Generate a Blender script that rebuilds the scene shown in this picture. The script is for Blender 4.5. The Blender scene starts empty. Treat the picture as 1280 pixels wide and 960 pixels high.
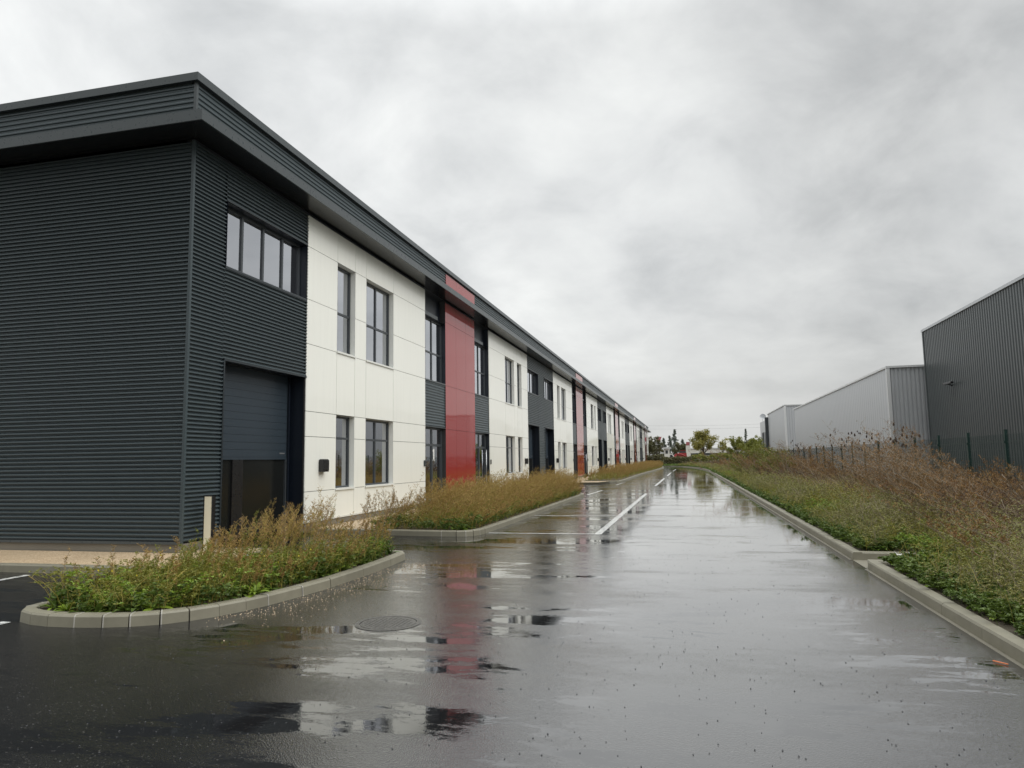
import bpy, math, random
import numpy as np
from mathutils import Matrix, Vector
random.seed(7); RNG = np.random.default_rng(11)
S = bpy.context.scene
COL = S.collection

# ------------------------------------------------------------------ camera
YAW, PITCH, ROLL, CAMH = -0.2385936, 0.1069652, -0.0154226, 1.6
f = np.array([math.sin(YAW)*math.cos(PITCH), math.cos(YAW)*math.cos(PITCH), math.sin(PITCH)])
r0 = np.array([math.cos(YAW), -math.sin(YAW), 0.0]); u0 = np.cross(r0, f)
r = r0*math.cos(ROLL)+u0*math.sin(ROLL); u = -r0*math.sin(ROLL)+u0*math.cos(ROLL)
cd = bpy.data.cameras.new('camera'); cam = bpy.data.objects.new('camera', cd); COL.objects.link(cam)
cd.sensor_width = 36.0; cd.lens = 889.44/1280*36.0; cd.clip_start = 0.05; cd.clip_end = 5000
M = Matrix(((r[0], u[0], -f[0], 0), (r[1], u[1], -f[1], 0), (r[2], u[2], -f[2], CAMH), (0, 0, 0, 1)))
cam.matrix_world = M
S.camera = cam

# ------------------------------------------------------------------ world, sun, exposure
SUN_EL, SUN_AZ = math.radians(40), math.radians(98)      # azimuth clockwise from +Y (towards +X, a little behind the camera)
world = bpy.data.worlds.new('World'); S.world = world; world.use_nodes = True
wn = world.node_tree.nodes; wl = world.node_tree.links; wn.clear()
def wnode(t, **k):
    n = wn.new(t)
    for a, b in k.items(): setattr(n, a, b)
    return n
out = wnode('ShaderNodeOutputWorld'); bg1 = wnode('ShaderNodeBackground'); bg2 = wnode('ShaderNodeBackground'); mixs = wnode('ShaderNodeMixShader')
sky = wnode('ShaderNodeTexSky', sky_type='NISHITA', sun_disc=False); sky.sun_elevation = SUN_EL; sky.sun_rotation = SUN_AZ
sky.air_density = 1.5; sky.dust_density = 4
wl.new(sky.outputs[0], bg1.inputs[0]); bg1.inputs[1].default_value = 0.08
tc = wnode('ShaderNodeTexCoord'); sep = wnode('ShaderNodeSeparateXYZ'); wl.new(tc.outputs['Generated'], sep.inputs[0])
def wmath(op, a, b=None, clamp=False):
    n = wnode('ShaderNodeMath', operation=op, use_clamp=clamp)
    for i, v in enumerate((a, b)):
        if v is None: continue
        if isinstance(v, (int, float)): n.inputs[i].default_value = v
        else: wl.new(v, n.inputs[i])
    return n.outputs[0]
zc = wmath('MAXIMUM', sep.outputs[2], 0.0)
zd = wmath('ADD', zc, 0.38)
cx = wmath('DIVIDE', sep.outputs[0], zd); cy = wmath('DIVIDE', sep.outputs[1], zd)
comb = wnode('ShaderNodeCombineXYZ'); wl.new(cx, comb.inputs[0]); wl.new(cy, comb.inputs[1])
n1 = wnode('ShaderNodeTexNoise'); n1.inputs['Scale'].default_value = 1.15; n1.inputs['Detail'].default_value = 7; n1.inputs['Roughness'].default_value = 0.52; n1.inputs['Distortion'].default_value = 0.9
wl.new(comb.outputs[0], n1.inputs['Vector'])
n2 = wnode('ShaderNodeTexNoise'); n2.inputs['Scale'].default_value = 3.6; n2.inputs['Detail'].default_value = 9; n2.inputs['Roughness'].default_value = 0.58; n2.inputs['Distortion'].default_value = 0.3
wl.new(comb.outputs[0], n2.inputs['Vector'])
nn = wmath('ADD', wmath('MULTIPLY', n1.outputs[0], 0.58), wmath('MULTIPLY', n2.outputs[0], 0.42))
ramp = wnode('ShaderNodeValToRGB'); wl.new(nn, ramp.inputs[0])
ramp.color_ramp.elements[0].position = 0.36; ramp.color_ramp.elements[0].color = (0.40, 0.412, 0.418, 1)
ramp.color_ramp.elements[1].position = 0.64; ramp.color_ramp.elements[1].color = (0.69, 0.70, 0.69, 1)
e = ramp.color_ramp.elements.new(0.50); e.color = (0.555, 0.565, 0.565, 1)
# low sky: an even pale veil; zenith: overcast brightness boosted out of view to light the white walls
veil = wmath('SUBTRACT', 1.0, wmath('MULTIPLY', zc, 5.5), clamp=True)
vm = wnode('ShaderNodeMixRGB'); wl.new(wmath('MULTIPLY', veil, 0.8), vm.inputs[0]); wl.new(ramp.outputs[0], vm.inputs[1]); vm.inputs[2].default_value = (0.575, 0.58, 0.565, 1)
zen = wmath('MULTIPLY', wmath('SUBTRACT', zc, 0.54, clamp=True), 6.5)
zen = wmath('ADD', 1.0, zen)
# brighter towards the left of the street, darker towards the upper right (thinner and thicker cloud)
dn = wnode('ShaderNodeVectorMath', operation='DOT_PRODUCT'); wl.new(tc.outputs['Generated'], dn.inputs[0]); dn.inputs[1].default_value = (-0.80, 0.45, 0.40)
lft = wmath('ADD', 0.97, wmath('MULTIPLY', wmath('SUBTRACT', dn.outputs['Value'], 0.35, clamp=True), 0.55))
def glow(d, size, amt):
    # a thinner or thicker place in the cloud, broken up by the same noise
    n = wnode('ShaderNodeVectorMath', operation='DOT_PRODUCT'); wl.new(tc.outputs['Generated'], n.inputs[0]); l_ = math.sqrt(sum(v*v for v in d)); n.inputs[1].default_value = tuple(v/l_ for v in d)
    a_ = wmath('DIVIDE', wmath('SUBTRACT', 1.0, n.outputs['Value']), size)
    a_ = wmath('ADD', a_, wmath('MULTIPLY', wmath('SUBTRACT', n2.outputs[0], .5), 2.2))
    return wmath('MULTIPLY', wmath('SUBTRACT', 1.0, a_, clamp=True), amt)
lft = wmath('ADD', lft, wmath('ADD', glow((-.02, .92, .33), .018, .07), wmath('ADD', glow((.42, .86, .30), .012, .15), glow((.30, .80, .52), .05, -.10))))
vs = wnode('ShaderNodeVectorMath', operation='SCALE'); wl.new(vm.outputs[0], vs.inputs[0]); wl.new(wmath('MULTIPLY', zen, lft), vs.inputs['Scale'])
wl.new(vs.outputs[0], bg2.inputs[0]); bg2.inputs[1].default_value = 1.0
mixs.inputs[0].default_value = 0.95
wl.new(bg1.outputs[0], mixs.inputs[1]); wl.new(bg2.outputs[0], mixs.inputs[2]); wl.new(mixs.outputs[0], out.inputs[0])

sd = bpy.data.lights.new('sun', 'SUN'); sd.energy = 1.5; sd.angle = math.radians(50); sd.color = (1.0, 0.98, 0.95)
sun = bpy.data.objects.new('sun', sd); COL.objects.link(sun)
sv = Vector((math.cos(SUN_EL)*math.sin(SUN_AZ), math.cos(SUN_EL)*math.cos(SUN_AZ), math.sin(SUN_EL)))
sun.rotation_euler = sv.to_track_quat('Z', 'Y').to_euler()
S.view_settings.view_transform = 'Standard'; S.view_settings.look = 'None'; S.view_settings.exposure = 0.30; S.view_settings.gamma = 1.0
S.view_settings.use_curve_mapping = False
S.render.engine = 'CYCLES'
S.cycles.max_bounces = 8; S.cycles.transparent_max_bounces = 24; S.cycles.glossy_bounces = 4

# ------------------------------------------------------------------ materials
class NT:
    def __init__(s, name):
        s.m = bpy.data.materials.new(name); s.m.use_nodes = True
        s.n = s.m.node_tree.nodes; s.l = s.m.node_tree.links
        s.b = s.n['Principled BSDF']; s.o = s.n['Material Output']
    def node(s, t, **k):
        n = s.n.new(t)
        for a, b in k.items(): setattr(n, a, b)
        return n
    def set(s, sock, v):
        if isinstance(v, (int, float)): sock.default_value = v
        elif isinstance(v, (tuple, list)): sock.default_value = tuple(v)+(1,) if len(v) == 3 and len(sock.default_value) == 4 else tuple(v)
        else: s.l.new(v, sock)
    def pos(s, scale=(1, 1, 1)):
        g = s.node('ShaderNodeNewGeometry'); mp = s.node('ShaderNodeMapping'); mp.inputs['Scale'].default_value = scale
        s.l.new(g.outputs['Position'], mp.inputs[0]); return mp.outputs[0]
    def noise(s, scale, detail=4, rough=.55, vec=None, dist=0.0):
        n = s.node('ShaderNodeTexNoise'); n.inputs['Scale'].default_value = scale; n.inputs['Detail'].default_value = detail
        n.inputs['Roughness'].default_value = rough; n.inputs['Distortion'].default_value = dist
        s.l.new(vec if vec is not None else s.pos(), n.inputs['Vector']); return n.outputs[0]
    def math(s, op, a, b=None, clamp=False):
        n = s.node('ShaderNodeMath', operation=op, use_clamp=clamp)
        s.set(n.inputs[0], a)
        if b is not None: s.set(n.inputs[1], b)
        return n.outputs[0]
    def maprange(s, v, a, b, c, d):
        n = s.node('ShaderNodeMapRange'); s.set(n.inputs[0], v)
        for i, x in enumerate((a, b, c, d)): s.set(n.inputs[i+1], x)
        return n.outputs[0]
    def mix(s, fac, a, b):
        n = s.node('ShaderNodeMixRGB'); s.set(n.inputs[0], fac); s.set(n.inputs[1], a); s.set(n.inputs[2], b); return n.outputs[0]
    def bump(s, h, strength, dist=0.01, normal=None):
        n = s.node('ShaderNodeBump'); s.set(n.inputs['Strength'], strength); n.inputs['Distance'].default_value = dist
        s.l.new(h, n.inputs['Height'])
        if normal is not None: s.l.new(normal, n.inputs['Normal'])
        return n.outputs[0]
    def P(s, **k):
        for a, v in k.items(): s.set(s.b.inputs[a.replace('_', ' ')], v)
        return s.m

def paint(name, col, rough=.4, spec=.5, var=.12, coat=0.0, bump=0.0, metallic=0.0, ior=1.5):
    t = NT(name)
    n = t.noise(1.3, 5, .6); n2 = t.noise(14, 4, .6)
    k = t.math('ADD', t.math('MULTIPLY', n, .7), t.math('MULTIPLY', n2, .3))
    c = t.mix(k, tuple(x*(1-var) for x in col), tuple(min(1, x*(1+var)) for x in col))
    kw = dict(Base_Color=c, Roughness=t.maprange(n2, .3, .7, rough*.85, rough*1.15), IOR=ior, Coat_Weight=coat, Metallic=metallic)
    t.P(**kw); t.b.inputs['Coat Roughness'].default_value = 0.04
    if bump: t.l.new(t.bump(t.noise(5, 2), bump, .01), t.b.inputs['Normal'])
    return t.m

def facade_panel(name, col, rough, coat, wave):
    # factory painted flat panels: a very slight oil-canning, rain dribble dirt running down
    t = NT(name)
    drib = t.noise(1.0, 4, .6, t.pos((9, 9, .5)))
    big = t.noise(.8, 3, .5)
    c = t.mix(t.maprange(drib, .45, .8, 0, .16), col, tuple(x*.72 for x in col))
    c = t.mix(t.maprange(big, .35, .7, 0, .12), c, tuple(x*.88 for x in col))
    t.P(Base_Color=c, Roughness=rough, Coat_Weight=coat, IOR=1.3); t.b.inputs['Coat Roughness'].default_value = .03
    nb = t.bump(t.noise(1.1, 2, .4), wave, .02)
    t.l.new(nb, t.b.inputs['Normal']); t.l.new(nb, t.b.inputs['Coat Normal'])
    return t.m

MT = {}
MT['white_panel'] = facade_panel('white_panel', (.83, .835, .77), .32, .5, .10)
MT['red_panel'] = facade_panel('red_panel', (.29, .011, .008), .45, 1.0, .10)
MT['backing'] = paint('backing', (.03, .03, .032), .7)
MT['anthracite'] = paint('anthracite_cladding', (.048, .064, .070), .34, var=.12, ior=1.45)
MT['anth_flat'] = paint('anthracite_flashing', (.052, .062, .065), .30)
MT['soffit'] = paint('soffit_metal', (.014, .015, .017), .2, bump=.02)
MT['dark_trim'] = paint('dark_trim', (.018, .024, .028), .35)
MT['navy'] = paint('dark_reveal', (.008, .012, .02), .35)
MT['door_panel'] = paint('sectional_door', (.028, .04, .052), .38)
MT['frame'] = paint('window_frame', (.045, .052, .058), .35)
MT['white_trim'] = paint('white_trim', (.72, .73, .69), .4, coat=.2)
MT['plaster'] = paint('plaster_reveal', (.55, .56, .56), .8)
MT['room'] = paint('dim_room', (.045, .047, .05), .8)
MT['plinth'] = paint('plinth_concrete', (.17, .155, .125), .7, var=.3)
MT['black_box'] = paint('black_plastic', (.012, .012, .013), .3)
MT['steel'] = paint('brushed_steel', (.55, .56, .57), .3, metallic=.8)
MT['cream'] = paint('cream_enamel', (.74, .69, .53), .4, var=.1)
MT['roof'] = paint('roof_membrane', (.10, .10, .105), .8)
MT['light_metal'] = paint('light_grey_cladding', (.46, .475, .49), .38, var=.06, metallic=.15)
MT['light_trim'] = paint('pale_grey_trim', (.60, .61, .61), .4)
MT['dark_metal'] = paint('dark_grey_cladding', (.060, .070, .072), .36, var=.12)
MT['green_metal'] = paint('green_fence_coating', (.008, .035, .03), .4)
MT['teal_metal'] = paint('teal_fence_coating', (.01, .075, .08), .45)
MT['red_paint'] = paint('red_machine_paint', (.28, .03, .03), .35)
MT['pale_red'] = paint('faded_red_sign', (.36, .12, .13), .4)
MT['white_paint_far'] = paint('white_render', (.72, .71, .66), .6)
MT['tyre'] = paint('tyre_rubber', (.02, .02, .02), .7)
MT['paper'] = paint('white_litter', (.75, .75, .72), .6)
MT['orange'] = paint('orange_plastic', (.6, .16, .05), .5)
MT['wire'] = paint('power_cable', (.25, .25, .25), .6)

def glass_mat(name, base_refl, tint):
    t = NT(name); t.n.remove(t.b)
    gl = t.node('ShaderNodeBsdfGlossy'); gl.inputs['Roughness'].default_value = .015; gl.inputs['Color'].default_value = (.93, .95, 1, 1)
    tr = t.node('ShaderNodeBsdfTransparent'); tr.inputs['Color'].default_value = tint
    fr = t.node('ShaderNodeFresnel'); fr.inputs['IOR'].default_value = 1.5
    fac = t.math('ADD', t.math('MULTIPLY', fr.outputs[0], 1.5 if base_refl > .1 else .6), base_refl, clamp=True)
    mx = t.node('ShaderNodeMixShader'); t.l.new(fac, mx.inputs[0]); t.l.new(tr.outputs[0], mx.inputs[1]); t.l.new(gl.outputs[0], mx.inputs[2])
    t.l.new(mx.outputs[0], t.o.inputs[0]); return t.m
MT['glass'] = glass_mat('window_glass', .46, (.55, .58, .6, 1))
MT['door_glass'] = paint('door_glass', (.010, .011, .0105), .16, var=.02)

def wet_asphalt():
    t = NT('wet_asphalt')
    pv = t.pos()
    # aggregate
    vo = t.node('ShaderNodeTexVoronoi'); vo.inputs['Scale'].default_value = 115; t.l.new(pv, vo.inputs['Vector'])
    fine = t.noise(60, 3, .7); big = t.noise(.35, 4, .55); mid = t.noise(2.2, 5, .6)
    c = t.mix(fine, (.002, .0022, .0026), (.016, .016, .017))
    c = t.mix(t.math('GREATER_THAN', t.node_sep(vo.outputs['Color']), .985), c, (.075, .073, .068))
    c = t.mix(t.maprange(big, .35, .7, 0, .35), c, (.05, .048, .044))
    # standing water: shallow pools stretched across the carriageway, small drier humps
    pool = t.noise(1.0, 6, .58, t.pos((.32, .95, 1)), .6)
    ripple = t.noise(1.0, 7, .68, t.pos((1.6, 5.5, 1)), .4)
    m = t.math('ADD', t.math('MULTIPLY', pool, .62), t.math('MULTIPLY', ripple, .38))
    crumb = t.math('MULTIPLY', t.math('SUBTRACT', t.noise(26, 4, .7, t.pos((.8, 1.6, 1))), .5), .10)
    m = t.math('ADD', m, crumb)
    wet = t.maprange(m, .495, .56, 0, 1)
    # the running lane holds a continuous film of water, the bays and the forecourt less
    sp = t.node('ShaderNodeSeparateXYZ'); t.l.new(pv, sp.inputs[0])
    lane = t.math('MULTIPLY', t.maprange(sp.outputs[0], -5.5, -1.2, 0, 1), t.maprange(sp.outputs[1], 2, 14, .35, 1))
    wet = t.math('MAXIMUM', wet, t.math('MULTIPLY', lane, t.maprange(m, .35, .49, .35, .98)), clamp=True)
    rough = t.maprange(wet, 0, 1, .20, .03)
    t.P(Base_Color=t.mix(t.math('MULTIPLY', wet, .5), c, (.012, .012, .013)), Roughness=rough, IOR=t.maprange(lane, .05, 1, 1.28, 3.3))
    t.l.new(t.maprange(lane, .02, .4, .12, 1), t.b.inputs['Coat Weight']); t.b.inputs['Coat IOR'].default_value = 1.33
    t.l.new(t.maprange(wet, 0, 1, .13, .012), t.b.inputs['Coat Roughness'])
    hb = t.math('ADD', t.math('MULTIPLY', vo.outputs['Distance'], .6), t.math('MULTIPLY', fine, .6))
    bs = t.maprange(wet, 0, 1, .68, .014)
    n_ = t.node('ShaderNodeBump'); n_.inputs['Distance'].default_value = .0038; t.l.new(bs, n_.inputs['Strength']); t.l.new(hb, n_.inputs['Height'])
    w2 = t.noise(9, 3, .5, t.pos((1, 2.2, 1)))
    n3 = t.bump(w2, t.maprange(lane, 0, 1, .05, .015), .01, n_.outputs[0])
    t.l.new(n3, t.b.inputs['Normal']); t.l.new(n3, t.b.inputs['Coat Normal'])
    return t.m
def node_sep(s, colsock):
    n = s.node('ShaderNodeSeparateColor'); s.l.new(colsock, n.inputs[0]); return n.outputs[0]
NT.node_sep = node_sep
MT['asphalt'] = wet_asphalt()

def line_paint():
    t = NT('road_marking_paint')
    w = t.noise(9, 6, .7); wv = t.noise(70, 3, .7)
    k = t.maprange(t.math('ADD', t.math('MULTIPLY', w, .6), t.math('MULTIPLY', wv, .4)), .40, .52, .15, 1)
    t.P(Base_Color=t.mix(k, (.06, .06, .06), (.74, .75, .73)), Roughness=.16, IOR=1.4)
    t.l.new(t.bump(wv, .2, .003), t.b.inputs['Normal']); return t.m
MT['marking'] = line_paint()

def concrete(name, lo, hi, rough, scale=6):
    t = NT(name)
    n = t.noise(scale, 6, .65); f2 = t.noise(90, 3, .6); b = t.noise(.9, 3, .5)
    c = t.mix(n, lo, hi); c = t.mix(t.math('MULTIPLY', f2, .25), c, tuple(x*.5 for x in lo)); c = t.mix(t.maprange(b, .4, .7, 0, .4), c, tuple(x*.65 for x in lo))
    t.P(Base_Color=c, Roughness=rough); t.l.new(t.bump(f2, .25, .004), t.b.inputs['Normal']); return t.m
MT['kerb'] = concrete('kerb_concrete', (.17, .158, .115), (.285, .268, .20), .5)
MT['mortar'] = concrete('joint_mortar', (.30, .29, .25), (.50, .48, .43), .7)
MT['gully'] = concrete('gully_concrete', (.15, .14, .11), (.26, .24, .18), .5)

def gravel_mat():
    t = NT('resin_gravel')
    v = t.node('ShaderNodeTexVoronoi'); v.inputs['Scale'].default_value = 70; t.l.new(t.pos(), v.inputs['Vector'])
    k = t.node_sep(v.outputs['Color'])
    c = t.mix(k, (.30, .20, .11), (.62, .50, .34)); c = t.mix(t.maprange(t.noise(1.2), .4, .7, 0, .3), c, (.25, .19, .12))
    t.P(Base_Color=c, Roughness=.6); t.l.new(t.bump(v.outputs['Distance'], .6, .006), t.b.inputs['Normal']); return t.m
MT['gravel'] = gravel_mat()

def soil_mat():
    t = NT('damp_soil')
    n = t.noise(5, 7, .7); n2 = t.noise(40, 4, .7)
    c = t.mix(n, (.055, .038, .024), (.14, .105, .07)); c = t.mix(t.maprange(n2, .5, .75, 0, .5), c, (.20, .16, .11))
    c = t.mix(t.maprange(t.noise(1.1, 4), .42, .6, 0, .6), c, (.05, .055, .02))
    t.P(Base_Color=c, Roughness=.8); t.l.new(t.bump(t.math('ADD', n, n2), 1, .05), t.b.inputs['Normal']); return t.m
MT['soil'] = soil_mat()
def turf_mat():
    t = NT('rough_turf')
    n = t.noise(.25, 5, .6); n2 = t.noise(8, 5, .7)
    c = t.mix(n, (.06, .085, .022), (.12, .13, .04)); c = t.mix(n2, c, (.10, .08, .035))
    t.P(Base_Color=c, Roughness=.9); t.l.new(t.bump(n2, 1, .1), t.b.inputs['Normal']); return t.m
MT['turf'] = turf_mat()

def leaf(name, c1, c2, c3, rough=.5, transl=.25, patch=.9):
    # colour of each leaf varies at random, and in patches over the bed
    t = NT(name)
    g = t.node('ShaderNodeNewGeometry'); rnd = g.outputs['Random Per Island']
    n = t.maprange(t.noise(patch, 4, .6), .35, .65, 0, 1)
    c = t.mix(n, c1, c2); c = t.mix(t.math('MULTIPLY', rnd, .75), c, c3)
    t.P(Base_Color=c, Roughness=rough)
    tr = t.node('ShaderNodeBsdfTranslucent'); t.l.new(c, tr.inputs[0])
    mx = t.node('ShaderNodeMixShader'); mx.inputs[0].default_value = transl
    t.l.new(t.b.outputs[0], mx.inputs[1]); t.l.new(tr.outputs[0], mx.inputs[2]); t.l.new(mx.outputs[0], t.o.inputs[0]); return t.m
MT['leaf_green'] = leaf('green_leaf', (.08, .15, .018), (.14, .19, .025), (.05, .085, .015))
MT['leaf_lime'] = leaf('bright_leaf', (.17, .28, .02), (.24, .31, .03), (.11, .19, .015))
MT['leaf_olive'] = leaf('olive_leaf', (.20, .22, .022), (.26, .24, .035), (.11, .13, .02))
MT['leaf_sage'] = leaf('sage_leaf', (.21, .22, .04), (.30, .27, .075), (.10, .12, .02))
MT['straw'] = leaf('ochre_stem', (.36, .25, .045), (.26, .25, .035), (.46, .34, .10), .6, .15)
MT['plume'] = leaf('brown_seedhead', (.34, .21, .06), (.40, .27, .09), (.18, .11, .04), .8, .15)
MT['grey_stem'] = leaf('grey_dry_stem', (.26, .215, .15), (.32, .26, .18), (.17, .13, .09), .7, .05)
MT['rust'] = leaf('rust_dry_weed', (.25, .115, .032), (.33, .19, .055), (.10, .06, .025), .8, .15)
MT['dark_rust'] = leaf('dark_dry_weed', (.09, .05, .03), (.13, .075, .04), (.05, .033, .022), .8, .1)
MT['teasel'] = paint('teasel_head', (.035, .02, .014), .8)
MT['yellow'] = leaf('yellow_flower', (.7, .55, .03), (.75, .6, .05), (.6, .5, .1))
MT['bark'] = paint('bark', (.09, .07, .055), .85)
MT['crown_yellow'] = leaf('yellowing_crown', (.25, .22, .04), (.32, .27, .06), (.15, .16, .035), .6, .3, .3)
MT['crown_green'] = leaf('green_crown', (.17, .19, .022), (.23, .23, .035), (.10, .115, .018), .6, .3, .3)
MT['crown_dark'] = leaf('dark_crown', (.07, .085, .03), (.10, .11, .04), (.11, .085, .035), .6, .2, .4)
MT['crown_conifer'] = leaf('conifer_crown', (.13, .155, .125), (.17, .19, .155), (.10, .12, .10), .6, .1, .3)

# ------------------------------------------------------------------ builders
def tag(o, label=None, cat=None, group=None, kind=None):
    if label: o['label'] = label
    if cat: o['category'] = cat
    if group: o['group'] = group
    if kind: o['kind'] = kind
    return o
def empty(name, loc=(0, 0, 0), **k):
    o = bpy.data.objects.new(name, None); COL.objects.link(o); o.location = loc; o.empty_display_size = .3
    return tag(o, **k)
class MB:
    def __init__(s): s.v = []; s.f = []; s.m = []; s.s = []
    def quad(s, a, b, c, d, m=0):
        i = len(s.v); s.v += [a, b, c, d]; s.f.append((i, i+1, i+2, i+3)); s.m.append(m); s.s.append(False)
    def tri(s, a, b, c, m=0):
        i = len(s.v); s.v += [a, b, c]; s.f.append((i, i+1, i+2)); s.m.append(m); s.s.append(False)
    def box(s, x0, x1, y0, y1, z0, z1, m=0):
        x0, x1 = min(x0, x1), max(x0, x1); y0, y1 = min(y0, y1), max(y0, y1); z0, z1 = min(z0, z1), max(z0, z1)
        i = len(s.v)
        s.v += [(x0,y0,z0),(x1,y0,z0),(x1,y1,z0),(x0,y1,z0),(x0,y0,z1),(x1,y0,z1),(x1,y1,z1),(x0,y1,z1)]
        for q in ((3,2,1,0),(4,5,6,7),(0,1,5,4),(1,2,6,5),(2,3,7,6),(3,0,4,7)):
            s.f.append(tuple(i+k for k in q)); s.m.append(m); s.s.append(False)
    def rbox(s, x0, x1, y0, y1, z0, z1, b, m=0):
        # box with its vertical edges and top edges chamfered
        pts = [(x0+b,y0),(x1-b,y0),(x1,y0+b),(x1,y1-b),(x1-b,y1),(x0+b,y1),(x0,y1-b),(x0,y0+b)]
        cx, cy = (x0+x1)/2, (y0+y1)/2; i = len(s.v)
        for z, k in ((z0, 0), (z1-b, 0), (z1, b)):
            for x, y in pts:
                s.v.append((x-math.copysign(k, x-cx), y-math.copysign(k, y-cy), z))
        for l in (0, 8):
            for k in range(8):
                a, c = i+l+k, i+l+(k+1) % 8
                s.f.append((a, c, c+8, a+8)); s.m.append(m); s.s.append(False)
        s.f.append(tuple(i+16+k for k in range(8))); s.m.append(m); s.s.append(False)
        s.f.append(tuple(i+7-k for k in range(8))); s.m.append(m); s.s.append(False)
    def tube(s, pts, rad, n=6, m=0, cap=True):
        pts = [Vector(p) for p in pts]
        if isinstance(rad, (int, float)): rad = [rad]*len(pts)
        i0 = len(s.v)
        for k, p in enumerate(pts):
            d = (pts[min(k+1, len(pts)-1)]-pts[max(k-1, 0)]).normalized()
            a = d.cross(Vector((0, 0, 1))) if abs(d.z) < .9 else d.cross(Vector((1, 0, 0)))
            a.normalize(); b = d.cross(a)
            for j in range(n):
                t = 2*math.pi*j/n; s.v.append(tuple(p+(a*math.cos(t)+b*math.sin(t))*rad[k]))
        for k in range(len(pts)-1):
            for j in range(n):
                a, b2 = i0+k*n+j, i0+k*n+(j+1) % n
                s.f.append((a, b2, b2+n, a+n)); s.m.append(m); s.s.append(True)
        if cap:
            s.f.append(tuple(i0+j for j in range(n))[::-1]); s.m.append(m); s.s.append(False)
            s.f.append(tuple(i0+(len(pts)-1)*n+j for j in range(n))); s.m.append(m); s.s.append(False)
    def profile(s, prof, p0, p1, up=(0, 0, 1), m=0, smooth=False):
        """prof: list of (outward, height); swept straight from p0 to p1; outward = right of travel"""
        p0, p1 = Vector(p0), Vector(p1); d = (p1-p0).normalized(); upv = Vector(up); o = d.cross(upv)
        i = len(s.v)
        for q in (p0, p1):
            for a, h in prof: s.v.append(tuple(q+o*a+upv*h))
        n = len(prof)
        for k in range(n-1):
            s.f.append((i+k, i+n+k, i+n+k+1, i+k+1)); s.m.append(m); s.s.append(smooth)
    def build(s, name, mats, parent=None, base=None, loc=None):
        me = bpy.data.meshes.new(name); me.from_pydata([tuple(map(float, v)) for v in s.v], [], s.f)
        if not isinstance(mats, (list, tuple)): mats = [mats]
        for m in mats: me.materials.append(MT[m])
        me.polygons.foreach_set('material_index', s.m); me.polygons.foreach_set('use_smooth', s.s); me.update()
        return link(name, me, parent, loc)
def link(name, me, parent=None, loc=None):
    o = bpy.data.objects.new(name, me); COL.objects.link(o)
    if parent is not None:
        o.parent = parent
        root = parent
        off = Vector(parent.location)
        while root.parent: root = root.parent; off += Vector(root.location)
        o.location = (Vector(loc) if loc is not None else Vector((0, 0, 0)))-off
    elif loc is not None: o.location = loc
    return o
def poly_sheet(name, pts, z, mat, kind='structure', grid=None):
    import bmesh
    bm = bmesh.new(); vs_ = [bm.verts.new((x, y, z)) for x, y in pts]; fc = bm.faces.new(vs_)
    if fc.normal.z < 0 or True:
        bm.normal_update()
        if fc.normal.z < 0: fc.normal_flip()
    bmesh.ops.triangulate(bm, faces=[fc]); me = bpy.data.meshes.new(name); bm.to_mesh(me); bm.free(); me.materials.append(MT[mat])
    o = link(name, me); tag(o, kind=kind); return o

# ------------------------------------------------------------------ ground, road, kerbs
g = MB(); g.quad((-1500, -400, -.06), (1500, -400, -.06), (1500, 2500, -.06), (-1500, 2500, -.06)); o = g.build('ground', 'turf'); tag(o, kind='structure')
KR = [(2.40, -14), (2.40, 11.12)]
KR2 = [(2.40, 12.06), (2.40, 40), (2.42, 70), (2.40, 86), (2.15, 97), (1.5, 110), (.5, 121), (-1.0, 131), (-3.2, 138.5), (-7, 142), (-14, 143)]
road = MB()
xs = [-60, -30, -14, -9, -6, -3, 0, 2.7]; ys = [-30, 0, 8, 16, 32, 60, 100, 144.5]
for i in range(len(xs)-1):
    for j in range(len(ys)-1):
        road.quad((xs[i], ys[j], 0), (xs[i+1], ys[j], 0), (xs[i+1], ys[j+1], 0), (xs[i], ys[j+1], 0))
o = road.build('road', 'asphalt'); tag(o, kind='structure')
verge_pts = [(2.50, -14), (2.50, 11.02), (3.6, 11.02), (3.6, 12.16)]+[(x+.1, y+.05) for x, y in KR2[0:1]]+[(x+.12*(1 if y < 90 else .8), y+(.0 if y < 100 else .12)) for x, y in KR2[1:]]+[(-60, 143.2), (-60, 420), (300, 420), (300, -14)]
poly_sheet('verge', verge_pts, .10, 'soil')

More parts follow.
